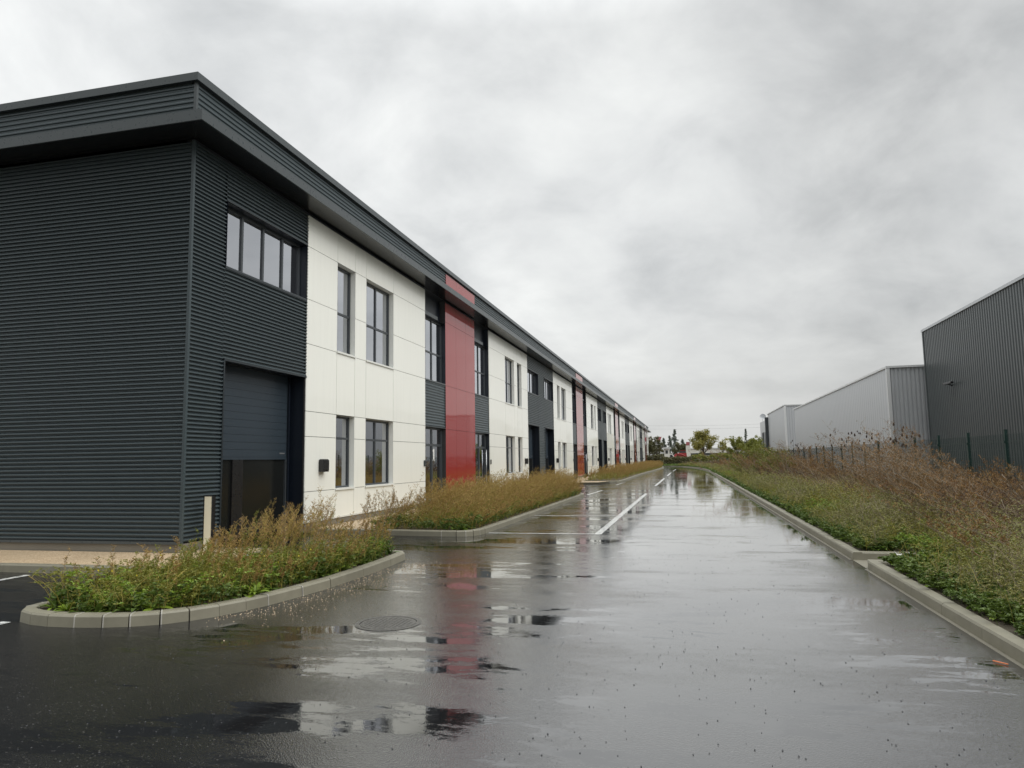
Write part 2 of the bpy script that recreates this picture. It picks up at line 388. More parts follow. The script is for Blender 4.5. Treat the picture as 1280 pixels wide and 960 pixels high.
def kerb(name, pts, side, stone=1.0, curve_from=None, closed=False, label=None):
    """pts: road-side foot of the kerb; side=+1 body lies to the left of travel, -1 to the right"""
    P = [Vector((x, y, 0)) for x, y in pts]; n = len(P)
    def nrm(i):
        ds = []
        if i > 0 or closed: ds.append((P[i]-P[i-1]).normalized())
        if i < n-1 or closed: ds.append((P[(i+1) % n]-P[i]).normalized())
        v = sum(ds, Vector((0, 0, 0))).normalized(); return Vector((-v.y, v.x, 0))*side
    N = [nrm(i) for i in range(n)]
    prof = [(0, -.02), (.008, .100), (.022, .120), (.135, .122), (.15, .11), (.15, -.02)]
    mb = MB()
    def piece(a, na, b, nb, m, grow=0.0):
        i = len(mb.v)
        for q, nn_ in ((a, na), (b, nb)):
            for ww, h in prof:
                ww2 = ww + (-grow if ww < .07 else grow); mb.v.append(tuple(q+nn_*ww2+Vector((0, 0, h+(grow if h > .05 else 0)))))
        k = len(prof)
        for j in range(k-1):
            qd = (i+j, i+k+j, i+k+j+1, i+j+1); mb.f.append(qd if side > 0 else qd[::-1]); mb.m.append(m); mb.s.append(False)
        mb.f.append(tuple(i+j for j in range(k))); mb.m.append(m); mb.s.append(False)
        mb.f.append(tuple(i+k+j for j in range(k))[::-1]); mb.m.append(m); mb.s.append(False)
    segs = range(n if closed else n-1)
    for i in segs:
        a, b = P[i], P[(i+1) % n]; na, nb = N[i], N[(i+1) % n]; L = (b-a).length
        short = L < .62; cnt = 1 if short else max(1, round(L/stone)); smear = short and random.random() < .62; jm = .013 if smear else .003
        for c in range(cnt):
            t0, t1 = c/cnt, (c+1)/cnt; e0 = jm/L
            A = a.lerp(b, t0+e0); B = a.lerp(b, t1-e0)
            jit = random.uniform(-.0015, .0015)
            A = A+Vector((0, 0, jit)); B = B+Vector((0, 0, jit))
            piece(A, na.lerp(nb, t0+e0), B, na.lerp(nb, t1-e0), 0)
            if L > .02:
                A2 = a.lerp(b, max(0, t0-e0)); B2 = a.lerp(b, t0+e0)
                if t0 > 0 or short: piece(A2 if t0 > 0 else a, na.lerp(nb, t0), B2, na.lerp(nb, t0+e0), 1 if smear else 2, .002 if smear else -.002)
    o = mb.build(name, ['kerb', 'mortar', 'gully']); tag(o, kind='structure'); return o
def arc(cx, cy, rx, ry, a0, a1, n):
    return [(cx+rx*math.cos(math.radians(a0+(a1-a0)*i/n)), cy+ry*math.sin(math.radians(a0+(a1-a0)*i/n))) for i in range(n+1)]
kerb('kerb', KR, -1)
kerb('kerb', [(2.42, 11.12), (3.3, 11.02)][::-1], -1)
kerb('kerb', KR2, -1)
kerb('kerb', [(2.42, 12.06), (3.6, 12.02)], +1)
gq = MB(); gq.quad((2.40, 11.12, .004), (3.6, 11.02, .004), (3.6, 12.06, .004), (2.40, 12.06, .004)); tag(gq.build('drain_channel', 'gully'), kind='structure')
gl_ = MB(); gl_.box(2.36, 2.399, -14, 11.12, -.02, .006); gl_.box(2.36, 2.399, 12.06, 86, -.02, .006); tag(gl_.build('gutter_strip', 'gully'), kind='structure')
# kerb island nearest the camera
ISL1 = [(-7.02, 6.62), (-7.0, 6.40), (-6.86, 6.22), (-6.62, 6.12), (-6.36, 6.08), (-6.05, 6.09), (-5.75, 6.14), (-5.50, 6.22), (-5.25, 6.36), (-5.06, 6.56), (-4.90, 6.82), (-4.78, 7.12), (-4.70, 7.42), (-4.60, 8.0), (-4.54, 8.6), (-4.51, 9.5), (-4.53, 10.5), (-4.58, 11.2), (-4.70, 11.42), (-4.88, 11.48), (-5.06, 11.40), (-5.6, 10.1), (-6.2, 8.6), (-6.75, 7.25)]
kerb('kerb', ISL1, +1, closed=True)
poly_sheet('planting_bed', [(x+(.12 if x < -5.6 else -.10), y+(.1 if y < 8 else -.06)) for x, y in ISL1], .098, 'soil')
ISL2 = [(-8.40, 14.86), (-6.76, 14.84), (-5.2, 14.72), (-4.85, 14.71), (-4.66, 14.76), (-4.52, 14.90), (-4.44, 15.10), (-4.40, 15.4), (-4.38, 17.5), (-4.38, 22), (-4.40, 29.5), (-4.42, 31.2), (-4.6, 31.8), (-5.1, 32.1), (-7.0, 32.3)]
kerb('kerb', ISL2, +1)
poly_sheet('planting_bed', [(-6.98, 14.98), (-4.9, 14.86), (-4.54, 15.3), (-4.52, 31.2), (-4.9, 31.95), (-7.0, 32.15)], .104, 'soil')
ISL3 = [(-8.4, 48.5), (-5.1, 48.5), (-4.7, 48.7), (-4.48, 49.3), (-4.42, 51), (-4.42, 69.5), (-4.3, 80), (-4.05, 90), (-3.75, 118), (-4.2, 132), (-8, 142)]
kerb('kerb', ISL3, +1)
poly_sheet('planting_bed', [(-7.0, 48.62), (-5.1, 48.62), (-4.6, 49.4), (-4.56, 69.5), (-4.2, 90), (-3.9, 118), (-4.35, 132), (-8, 142.2), (-8.4, 143), (-8.4, 120), (-7, 118)], .104, 'soil')
# pavements of resin gravel
poly_sheet('pavement', [(-60, 9.2), (-7.35, 9.2), (-7.2, 9.4), (-7.2, 11.4), (-8.43, 11.4), (-8.43, 10.64), (-60, 10.64)], .118, 'gravel')
kerb('kerb', [(-60, 9.07), (-7.4, 9.07), (-7.15, 9.2), (-7.06, 9.5), (-7.06, 11.5), (-8.4, 11.5)], +1)
poly_sheet('pavement', [(-8.43, 14.98), (-6.98, 14.98), (-7.0, 32.15), (-5.3, 33.2), (-5.3, 38.0), (-8.43, 38.0)], .118, 'gravel')
poly_sheet('pavement', [(-8.43, 46.2), (-5.6, 46.2), (-5.1, 48.4), (-8.43, 48.4)], .118, 'gravel')
poly_sheet('pavement', [(-8.43, 48.62), (-7.0, 48.62), (-7.0, 118), (-8.43, 118)], .118, 'gravel')
# painted lines
ln = MB()
def stripe(x0, y0, x1, y1, w):
    a, b = Vector((x0, y0, .004)), Vector((x1, y1, .004)); d = (b-a).normalized(); n_ = Vector((-d.y, d.x, 0))*w/2
    ln.quad(a-n_, b-n_, b+n_, a+n_)
stripe(-1.92, 15.40, -1.88, 33.3, .15)
for yy in (15.52, 20.45, 25.3, 29.2): stripe(-4.36, yy, -2.0, yy-.02, .11)
stripe(-4.36, 33.2, -2.0, 33.2, .11)
stripe(-4.42, 32.2, -4.30, 37.0, .12); stripe(-4.32, 44.0, -4.2, 48.4, .12)
stripe(-1.86, 42.6, -1.82, 58, .15)
for yy in (42.7, 48.2, 53.2, 58): stripe(-4.3, yy, -1.95, yy, .11)
stripe(-1.8, 66, -1.78, 80, .15); stripe(-1.75, 90, -1.6, 103, .15)
stripe(-9.67, 3.9, -9.67, 8.87, .12); stripe(-6.98, 3.2, -6.98, 6.18, .12); stripe(-12.3, 3.9, -12.3, 8.87, .12)
tag(ln.build('road_marking', 'marking'), kind='structure')
# manhole cover
mh = empty('manhole_cover', (-2.97, 6.82, .0), label='round cast iron manhole cover set flush in the wet asphalt near the kerbed island', cat='manhole cover')
t_ = NT('cast_iron'); v_ = t_.node('ShaderNodeTexVoronoi'); v_.inputs['Scale'].default_value = 45; t_.l.new(t_.pos(), v_.inputs['Vector'])
t_.P(Base_Color=t_.mix(t_.noise(30), (.03, .03, .03), (.13, .125, .11)), Roughness=.32); t_.l.new(t_.bump(v_.outputs['Distance'], 1, .01), t_.b.inputs['Normal']); MT['iron'] = t_.m
def ring(mb, r0_, r1_, z, n=48, m=0, h=None):
    for i in range(n):
        a, b = 2*math.pi*i/n, 2*math.pi*(i+1)/n
        mb.quad((r0_*math.cos(a), r0_*math.sin(a), z), (r1_*math.cos(a), r1_*math.sin(a), z), (r1_*math.cos(b), r1_*math.sin(b), z), (r0_*math.cos(b), r0_*math.sin(b), z), m)
        if h is not None: mb.quad((r1_*math.cos(a), r1_*math.sin(a), h), (r1_*math.cos(b), r1_*math.sin(b), h), (r1_*math.cos(b), r1_*math.sin(b), z), (r1_*math.cos(a), r1_*math.sin(a), z), m)
m1 = MB(); ring(m1, .285, .33, .005, h=0); m1.build('frame_ring', 'iron', mh, loc=mh.location)
m2 = MB(); ring(m2, 0, .275, .005, h=0)
for i in range(-5, 6):
    for j in range(-5, 6):
        x, y = i*.045, j*.045
        if x*x+y*y < .055: m2.box(x-.012, x+.012, y-.012, y+.012, .004, .0075)
m2.build('lid', 'iron', mh, loc=mh.location)

# ------------------------------------------------------------------ the long terrace of units
W = -8.44; Y0 = 10.65; YEND = 166.0
B = empty('business_unit_building', (W, Y0, 0), label='long two storey row of business units with white, red and dark corrugated walls', cat='building')
def corr(mb, p0, p1, z0, z1, pitch, amp, m=0):
    """horizontal corrugation from p0 to p1 (plan), outward = right of travel"""
    n = max(2, int(round((z1-z0)/pitch))); prof = []
    for i in range(n):
        zb = z0+(z1-z0)*i/n; h = (z1-z0)/n
        for t_k, a in ((0, 0), (.24, 0), (.33, .96), (.37, 1), (.58, 1), (.66, .92), (.80, .45), (.93, .06)): prof.append((amp*(a-1), zb+h*t_k))
    prof.append((-amp, z1))
    mb.profile(prof, (p0[0], p0[1], 0), (p1[0], p1[1], 0), m=m)
def flash(mb, x0, x1, y0, y1, z0, z1, m=1): mb.box(x0, x1, y0, y1, z0, z1, m)
ZT = 7.46
# facade faces +X: travel along -Y would put outward(right) = ... use p0=(W,y1) -> p1=(W,y0)?  d=(0,-1): d x up = (-1,0)  => go +Y: d=(0,1) x z = (1,0) outward +X
ga = MB(); corr(ga, (-42, Y0), (W-.03, Y0), .30, ZT, .075, .042)      # d=+X, outward = -Y
ga.box(-42, W-.03, Y0+.045, Y0+.08, .28, ZT, 1)
ga.box(W-.045, W+.006, Y0-.006, Y0+.045, .26, ZT, 0); ga.box(-42, W-.05, Y0-.012, Y0+.02, .255, .30, 1)
ga.build('gable_cladding', ['anthracite', 'anth_flat'], B)
# corner bay
def dark_bay(name, y0, y1, holes_up, holes_dn, pitch):
    mb = MB(); zb = .28
    segs = sorted(set([y0, y1]+[v for h in holes_up+holes_dn for v in h]))
    for a, b in zip(segs[:-1], segs[1:]):
        mid = (a+b)/2
        dn = any(h[0] < mid < h[1] for h in holes_dn); up = any(h[0] < mid < h[1] for h in holes_up)
        zs = [(3.58 if dn else zb, 5.38 if up else ZT)]
        if up: zs.append((6.68, ZT))
        for z0, z1 in zs:
            corr(mb, (W, a), (W, b), z0, z1, pitch, .042); mb.box(W-.08, W-.045, a, b, z0, z1, 1)
    for h in holes_up:
        mb.box(W-.05, W+.012, h[0], h[1], 5.345, 5.385, 1); mb.box(W-.04, W+.010, h[0], h[1], 6.675, 6.70, 1)
    for h in holes_dn:
        mb.box(W-.04, W+.010, h[0], h[1], 3.565, 3.60, 1)
        for yy in h:
            if y0+.1 < yy < y1-.1: mb.box(W-.04, W+.008, yy-.02, yy+.02, zb, 3.58, 1)
    return mb.build(name, ['anthracite', 'dark_trim'], B)
protos = {}
def use(kind, maker, y, z=0.0, label=None):
    """first call builds the part (origin on the facade plane), later ones copy it with its sub-parts"""
    if kind not in protos:
        o = maker(y, z); protos[kind] = o
    else:
        src = protos[kind]; o = src.copy(); COL.objects.link(o); o.parent = B
        o.location = Vector((W, y, z))-Vector(B.location)
        for ch in list(src.children):
            c = ch.copy(); COL.objects.link(c); c.parent = o
    return o
def sub(mb, name, mats, parent):
    o = mb.build(name, mats); o.parent = parent; o.location = (0, 0, 0); return o
def window_maker(w, h, d, cols, rows, fr=.055, sill='white_trim', reveal='white_trim', glass='glass', sill_out=.035):
    def mk(y, z):
        mb = MB(); x1, x0 = -d, -d-.07
        mb.box(x0, x1, 0, fr, 0, h); mb.box(x0, x1, w-fr, w, 0, h); mb.box(x0, x1, fr, w-fr, 0, fr); mb.box(x0, x1, fr, w-fr, h-fr, h)
        for c in cols: mb.box(x0+.004, x1-.004, c*w-fr*.55, c*w+fr*.55, fr, h-fr)
        for rr in rows: mb.box(x0+.007, x1-.007, fr, w-fr, rr*h-fr*.5, rr*h+fr*.5)
        o = mb.build('window', 'frame', B); o.location = Vector((W, y, z))-Vector(B.location)
        pn = MB(); pn.box(x0+.028, x0+.036, fr*.6, w-fr*.6, fr*.6, h-fr*.6); sub(pn, 'pane', glass, o)
        rv = MB(); e_ = .003
        rv.quad((0, e_, 0), (x1, e_, 0), (x1, e_, h), (0, e_, h)); rv.quad((x1, w-e_, 0), (0, w-e_, 0), (0, w-e_, h), (x1, w-e_, h))
        rv.quad((x1, 0, h-e_), (x1, w, h-e_), (0, w, h-e_), (0, 0, h-e_)); sub(rv, 'reveal', reveal, o)
        sl = MB(); sl.box(x1+.002, sill_out, .0 if sill_out < .02 else -.02, w+(.0 if sill_out < .02 else .02), -.035, .012); sub(sl, 'sill', sill, o)
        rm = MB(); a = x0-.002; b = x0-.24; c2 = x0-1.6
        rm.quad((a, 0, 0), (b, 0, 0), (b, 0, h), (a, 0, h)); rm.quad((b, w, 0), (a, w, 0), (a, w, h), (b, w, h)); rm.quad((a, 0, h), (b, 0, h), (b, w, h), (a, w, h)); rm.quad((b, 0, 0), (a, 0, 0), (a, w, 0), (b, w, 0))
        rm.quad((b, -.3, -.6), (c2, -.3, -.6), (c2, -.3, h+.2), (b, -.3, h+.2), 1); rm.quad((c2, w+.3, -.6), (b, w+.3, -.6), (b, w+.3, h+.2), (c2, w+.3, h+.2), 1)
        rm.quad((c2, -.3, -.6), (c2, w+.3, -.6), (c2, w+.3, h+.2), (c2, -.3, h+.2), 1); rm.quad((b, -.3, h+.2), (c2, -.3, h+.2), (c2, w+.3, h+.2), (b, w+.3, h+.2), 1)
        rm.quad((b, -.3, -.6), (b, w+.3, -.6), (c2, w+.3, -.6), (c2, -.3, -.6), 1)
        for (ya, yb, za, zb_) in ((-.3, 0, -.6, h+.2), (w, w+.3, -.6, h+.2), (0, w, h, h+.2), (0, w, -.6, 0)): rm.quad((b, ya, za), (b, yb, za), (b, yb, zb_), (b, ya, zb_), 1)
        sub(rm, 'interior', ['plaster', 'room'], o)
        return o
    return mk
def sectional_door(y, z):
    w, h, d = 3.02, 3.45, .40
    mb = MB(); x = -d
    k = 12; z0 = 1.62; hh = (h-.0-z0)/k
    for i in range(k):
        zz = z0+i*hh; mb.box(x-.05, x, .08, w-.10, zz+.006, zz+hh-.006)
        mb.box(x-.05, x-.006, .08, w-.10, zz-.006, zz+.006)
    mb.box(x-.055, x+.004, .08, w-.10, z0-.05, z0)
    o = mb.build('sectional_door', 'door_panel', B); o.location = Vector((W, y, z))-Vector(B.location)
    fr = MB(); fr.box(x-.06, x+.01, .08, .16, 0, z0-.05); fr.box(x-.06, x+.01, w-.18, w-.10, 0, z0-.05, 1); fr.box(x-.06, x+.012, .9, 1.25, 0, z0-.05); fr.box(x-.06, x+.008, .16, w-.18, 0, .12)
    sub(fr, 'door_frame', ['black_box', 'frame'], o)
    gp = MB(); gp.box(x-.04, x-.03, .12, w-.14, .06, z0-.03); sub(gp, 'pane', 'door_glass', o)
    rv = MB(); e_ = .004
    rv.quad((0, e_, 0), (x-.07, e_, 0), (x-.07, e_, h), (0, e_, h)); rv.quad((x-.07, w-e_, 0), (0, w-e_, 0), (0, w-e_, h), (x-.07, w-e_, h))
    rv.quad((x-.07, 0, h-e_), (x-.07, w, h-e_), (0, w, h-e_), (0, 0, h-e_))
    rv.box(x-.07, x-.055, 0, .085, 0, h); rv.box(x-.07, x-.055, w-.105, w, 0, h); rv.box(x+.02, x+.05, w-.14, w-.10, 0, h)
    sub(rv, 'reveal', 'navy', o)
    tr_ = MB(); tr_.box(x+.001, x+.006, w-.42, w-.22, z0+.07, z0+.10); sub(tr_, 'maker_plate', 'steel', o)
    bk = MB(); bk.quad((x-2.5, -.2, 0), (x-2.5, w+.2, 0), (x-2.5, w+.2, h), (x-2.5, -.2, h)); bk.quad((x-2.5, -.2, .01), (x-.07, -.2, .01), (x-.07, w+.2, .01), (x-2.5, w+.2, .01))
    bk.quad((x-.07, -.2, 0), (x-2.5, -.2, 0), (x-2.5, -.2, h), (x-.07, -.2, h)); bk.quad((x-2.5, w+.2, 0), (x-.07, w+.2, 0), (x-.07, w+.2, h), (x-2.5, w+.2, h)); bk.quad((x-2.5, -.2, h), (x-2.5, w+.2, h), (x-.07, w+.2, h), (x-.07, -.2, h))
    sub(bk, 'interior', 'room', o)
    return o
def entrance_door(flip):
    def mk(y, z):
        w, h, d = 2.08, 2.65, .14; x = -d; mb = MB()
        for a, b, c, e_ in ((0, .07, 0, h), (w-.07, w, 0, h), (.07, w-.07, h-.07, h), (.07, w-.07, 2.0, 2.08), (.07, w-.07, 0, .06)): mb.box(x-.07, x, a, b, c, e_)
        mx_ = 1.02
        mb.box(x-.065, x-.003, mx_-.05, mx_+.05, 2.08, h-.07); mb.box(x-.065, x+.006, mx_-.05, mx_+.05, .06, 2.0)
        mb.box(x-.065, x+.004, .07, .15, .06, 2.0); mb.box(x-.065, x+.004, w-.15, w-.07, .06, 2.0); mb.box(x-.065, x+.005, .15, w-.15, .06, .20)
        o = mb.build('entrance_door', 'frame', B); o.location = Vector((W, y, z))-Vector(B.location)
        pn = MB(); pn.box(x-.04, x-.03, .05, w-.05, .05, h-.05); sub(pn, 'pane', 'glass', o)
        hb = MB(); yy = .16 if not flip else w-.16
        hb.tube([(x+.06, yy, .30), (x+.06, yy, 1.95)], .017, 8)
        for zz in (.45, 1.8): hb.tube([(x, yy, zz), (x+.06, yy, zz)], .01, 6)
        sub(hb, 'pull_handle', 'steel', o)
        rv = MB(); e_ = .003
        rv.quad((0, e_, 0), (x, e_, 0), (x, e_, h), (0, e_, h)); rv.quad((x, w-e_, 0), (0, w-e_, 0), (0, w-e_, h), (x, w-e_, h)); rv.quad((x, 0, h-e_), (x, w, h-e_), (0, w, h-e_), (0, 0, h-e_))
        sub(rv, 'reveal', 'navy', o)
        rm = MB(); c2 = x-2.2
        rm.quad((c2, 0, 0), (c2, w, 0), (c2, w, h), (c2, 0, h)); rm.quad((x-.08, 0, 0), (c2, 0, 0), (c2, 0, h), (x-.08, 0, h)); rm.quad((c2, w, 0), (x-.08, w, 0), (x-.08, w, h), (c2, w, h)); rm.quad((c2, 0, h), (c2, w, h), (x-.08, w, h), (x-.08, 0, h)); rm.quad((c2, 0, 0), (x-.08, 0, 0), (x-.08, w, 0), (c2, w, 0))
        sub(rm, 'interior', 'room', o)
        return o
    return mk
WIN = {
 'wide_up': window_maker(1.87, 2.28, .14, [.5], [.46]), 'wide_dn': window_maker(1.87, 1.82, .14, [.5], [.69]),
 'nar_up': window_maker(1.0, 2.28, .14, [], [.46]), 'nar_dn': window_maker(1.0, 1.82, .14, [], [.69]),
 'long': window_maker(2.96, 1.29, .17, [.25, .5, .75], [], sill='anth_flat', reveal='navy', sill_out=.008),
 'tall': window_maker(2.06, 2.22, .14, [.5], [.46], sill='anth_flat', reveal='navy', sill_out=.008)}
ZR = [.28, .96, 2.22, 2.80, 4.37, 5.42, 6.68, 7.43]
def meter(y, z=1.40, wall_w=.26):
    mb = MB(); mb.rbox(.0, .14, 0, wall_w, 0, .30, .02); mb.box(.14, .150, .02, wall_w-.02, .03, .27, 1)
    o = mb.build('meter_box', ['black_box', 'black_box'], B); o.location = Vector((W+.001, y, z))-Vector(B.location); return o
def intercom(y):
    mb = MB(); mb.rbox(0, .035, 0, .11, 0, .20, .008); mb.box(.035, .038, .02, .09, .11, .18, 1)
    for i in range(3): mb.box(.035, .041, .025+i*.022, .040+i*.022, .03, .045, 1)
    o = mb.build('intercom', ['anth_flat', 'black_box'], B); o.location = Vector((W+.001, y, 1.45))-Vector(B.location); return o
def white_bay(y0, y1, orient):
    offs = [1.47, 2.47, 3.15, 5.02]; L = y1-y0
    if orient > 0: cs = [0]+offs+[L]
    else: cs = [0]+[L-v for v in offs[::-1]]+[L]
    mb = MB(); g_ = .006; opens = []
    def cell(a, b, z0, z1):
        mb.box(W-.02, W, y0+a+g_, y0+b-g_, z0+g_, z1-g_, 0)
    for i in range(5):
        a, b = cs[i], cs[i+1]
        if i in (1, 3):
            cell(a, b, ZR[0], ZR[1]); cell(a, b, ZR[3], ZR[4]); cell(a, b, ZR[6], ZR[7])
            for z0, z1 in ((ZR[0], ZR[1]), (ZR[3], ZR[4]), (ZR[6], ZR[7])): mb.box(W-.06, W-.022, y0+a, y0+b, z0, z1, 1)
            wide = (b-a) > 1.5
            use('wide_dn' if wide else 'nar_dn', WIN['wide_dn' if wide else 'nar_dn'], y0+a, ZR[1]+.01)
            use('wide_up' if wide else 'nar_up', WIN['wide_up' if wide else 'nar_up'], y0+a, ZR[4]+.02)
        else:
            for z0, z1 in zip(ZR[:-1], ZR[1:]): cell(a, b, z0, z1)
            mb.box(W-.06, W-.022, y0+a, y0+b, ZR[0], ZR[7], 1)
    mb.box(W-.03, W+.012, y0, y1, .262, .28, 0)
    o = mb.build('white_panel_wall', ['white_panel', 'backing'], B)
    if orient > 0: meter(y0+.62); intercom(y1-.17)
    else: meter(y1-1.0); intercom(y0+.07)
def entrance_bay(y0, y1):
    ra, rb = y0+2.08, y0+5.78
    mb = MB()
    yb = [ra, ra+1.24, ra+2.48, rb]; zb_ = [.28, 2.76, 4.35, 6.70, 7.43]
    for i in range(3):
        for z0, z1 in zip(zb_[:-1], zb_[1:]): mb.box(W-.02, W+.002, yb[i]+.004, yb[i+1]-.004, z0+.005, z1-.005, 0)
    mb.box(W-.06, W-.022, ra, rb, .28, 7.43, 1); mb.box(W-.35, W-.001, ra+.0005, ra+.02, .13, ZT, 1); mb.box(W-.35, W-.001, rb-.02, rb-.0005, .13, ZT, 1)
    mb.build('red_panel_wall', ['red_panel', 'backing'], B)
    for a, b in ((y0, ra), (rb, y1)):
        sp = MB()
        corr(sp, (W-.015, a), (W-.015, b), 2.80, 4.36, .10, .022); sp.box(W-.35, W-.040, a, b, 2.79, 4.37, 1)
        sp.box(W-.06, W+.004, a, b, 4.355, 4.375, 1); sp.box(W-.06, W+.002, a, b, 2.78, 2.80, 1)
        sp.box(W-.28, W-.22, a, b, 6.60, ZT, 2); sp.box(W-.219, W-.13, a, b-.45, 6.605, 6.80, 1)  # near-black header strip: shade of the recess put into its colour
        yy = y0+.01 if a == y0 else y1-.01
        sp.box(W-.35, W-.025, yy-.01, yy+.01, .13, ZT, 2)
        sp.build('spandrel_cladding', ['anthracite', 'anth_flat', 'navy'], B)
    for i, a in enumerate((y0+.01, rb+.01)):
        use('tall', WIN['tall'], a, 4.38)
        use('edoor%d' % i, entrance_door(i == 1), a, .13)
# bay layout: corner, then white | entrance | white | grey
edges = [14.67, 22.38, 30.36, 38.32, 46.20]
while edges[-1] < YEND-1: edges.append(edges[-1]+8.0)
YEND = edges[-1]
dark_bay('corner_cladding', Y0+.045, 14.67, [(11.63, 14.65)], [(11.68, 14.69)], .075)
use('long', WIN['long'], 11.66, 5.385); use('sdoor', sectional_door, 11.67, .13)
for i in range(len(edges)-1):
    a, b = edges[i], edges[i+1]; k = i % 4
    if k == 0: white_bay(a, b, +1)
    elif k == 1: entrance_bay(a, b)
    elif k == 2: white_bay(a, b, -1)
    else:
        dark_bay('grey_bay_cladding', a, b, [(a+.01, a+3.0), (b-3.0, b-.01)], [(a+.01, a+3.03), (b-3.03, b-.01)], .10)
        for yy in (a+.02, b-2.98): use('long', WIN['long'], yy, 5.385)
        for yy in (a, b-3.03): use('sdoor', sectional_door, yy, .13)
pl = MB()
def plinth_seg(a, b): pl.box(W-.10, W-.015, a, b, .05, .262)
plinth_seg(Y0-.0, 11.68)
for i in range(len(edges)-1):
    a, b = edges[i], edges[i+1]; k = i % 4
    if k in (0, 2): plinth_seg(a, b)
    elif k == 1: plinth_seg(a+2.08, a+5.78)
    else: plinth_seg(a+3.03, b-3.03)
pl.box(-42, W-.11, Y0+.02, Y0+.10, .05, .262); pl.build('plinth', 'plinth', B)
bd = MB(); bd.box(-42, W-3.2, Y0+.12, YEND, 0, 8.2); bd.box(-42, W-.4, Y0+.12, YEND, 7.5, 8.22); bd.box(W-3.2, W-.36, YEND-.3, YEND-.02, 0, 8.2); bd.box(W-3.2, W-.4, Y0+.12, Y0+.3, 0, 8.2)
bd.build('roof', 'roof', B)
# canopy round both sides
cn = MB(); D = .62
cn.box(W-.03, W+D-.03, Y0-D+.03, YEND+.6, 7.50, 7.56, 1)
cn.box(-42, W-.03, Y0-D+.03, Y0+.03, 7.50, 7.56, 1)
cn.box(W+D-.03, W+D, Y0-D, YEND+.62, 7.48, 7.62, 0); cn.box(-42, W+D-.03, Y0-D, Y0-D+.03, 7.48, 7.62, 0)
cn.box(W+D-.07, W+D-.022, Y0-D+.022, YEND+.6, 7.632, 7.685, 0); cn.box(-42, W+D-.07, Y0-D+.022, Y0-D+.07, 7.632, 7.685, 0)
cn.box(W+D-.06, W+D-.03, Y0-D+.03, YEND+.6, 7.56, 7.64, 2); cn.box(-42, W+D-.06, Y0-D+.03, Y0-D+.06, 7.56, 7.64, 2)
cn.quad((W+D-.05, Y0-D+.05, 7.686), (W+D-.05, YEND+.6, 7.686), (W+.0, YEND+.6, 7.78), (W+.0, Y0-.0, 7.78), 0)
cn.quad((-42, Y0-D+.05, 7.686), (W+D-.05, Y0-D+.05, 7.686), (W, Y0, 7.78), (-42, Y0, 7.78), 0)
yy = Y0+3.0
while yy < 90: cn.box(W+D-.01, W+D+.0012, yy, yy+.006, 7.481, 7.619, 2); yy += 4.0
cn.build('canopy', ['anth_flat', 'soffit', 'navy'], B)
pp = MB()
reds = [(edges[i]+2.08, edges[i]+5.78) for i in range(len(edges)-1) if i % 4 == 1]
cur = Y0
X_ = W+.03
corr(pp, (-42, Y0-.03), (X_-.02, Y0-.03), 7.76, 8.54, .098, .022)
for a, b in reds+[(YEND, YEND)]:
    corr(pp, (X_, cur if cur > Y0 else Y0-.01), (X_, a), 7.76, 8.54, .098, .022); cur = b
pp.box(X_-.05, X_+.006, Y0-.036, Y0+.02, 7.76, 8.56, 1)
pp.box(W-.10, W+.004, Y0+.02, YEND, 7.56, 8.58, 1); pp.box(-42, W-.10, Y0-.006, Y0+.10, 7.56, 8.58, 1)
pp.build('parapet_cladding', ['anthracite', 'anth_flat'], B)
for a, b in reds:
    rp = MB()
    for i in range(3): rp.box(X_-.02, X_+.003, a+.02+i*1.22, a+.02+(i+1)*1.22-.006, 7.76, 8.50)
    rp.build('red_parapet_panel', 'red_panel', B)
cp = MB()
def coping(mb):
    mb.box(W-.3, W+.10, Y0-.10, YEND+.1, 8.572, 8.705); mb.box(-42, W-.3, Y0-.10, Y0+.3, 8.572, 8.705)
    mb.box(W+.085, W+.103, Y0-.103, YEND+.1, 8.555, 8.70); mb.box(-42, W+.085, Y0-.103, Y0-.085, 8.555, 8.70)
coping(cp); cp.build('coping', 'anth_flat', B)
# notice on the first entrance door
nt = MB()
nt.box(0, .004, -.055, .055, 0, .42); nt.box(.0, .004, -.10, .10, 0, .05); nt.box(0, .004, -.10, -.055, .33, .38)
o = nt.build('door_number', 'paper', B); o.location = Vector((W-.135, 23.55, 1.62))-Vector(B.location)

# cream marker post at the corner door
pt = empty('marker_post', (-8.16, 10.98, .118), label='short cream marker post with black edges beside the corner roller door', cat='post')
p_ = MB(); p_.rbox(-.075, .075, -.03, .03, 0, .94, .006); p_.build('front_face', 'cream', pt, loc=pt.location)
p_ = MB(); p_.box(-.088, -.076, -.035, .045, 0, .955); p_.box(.076, .098, -.035, .045, 0, .955); p_.box(-.088, .098, -.035, .045, .941, .958); p_.build('edge_trim', 'black_box', pt, loc=pt.location)

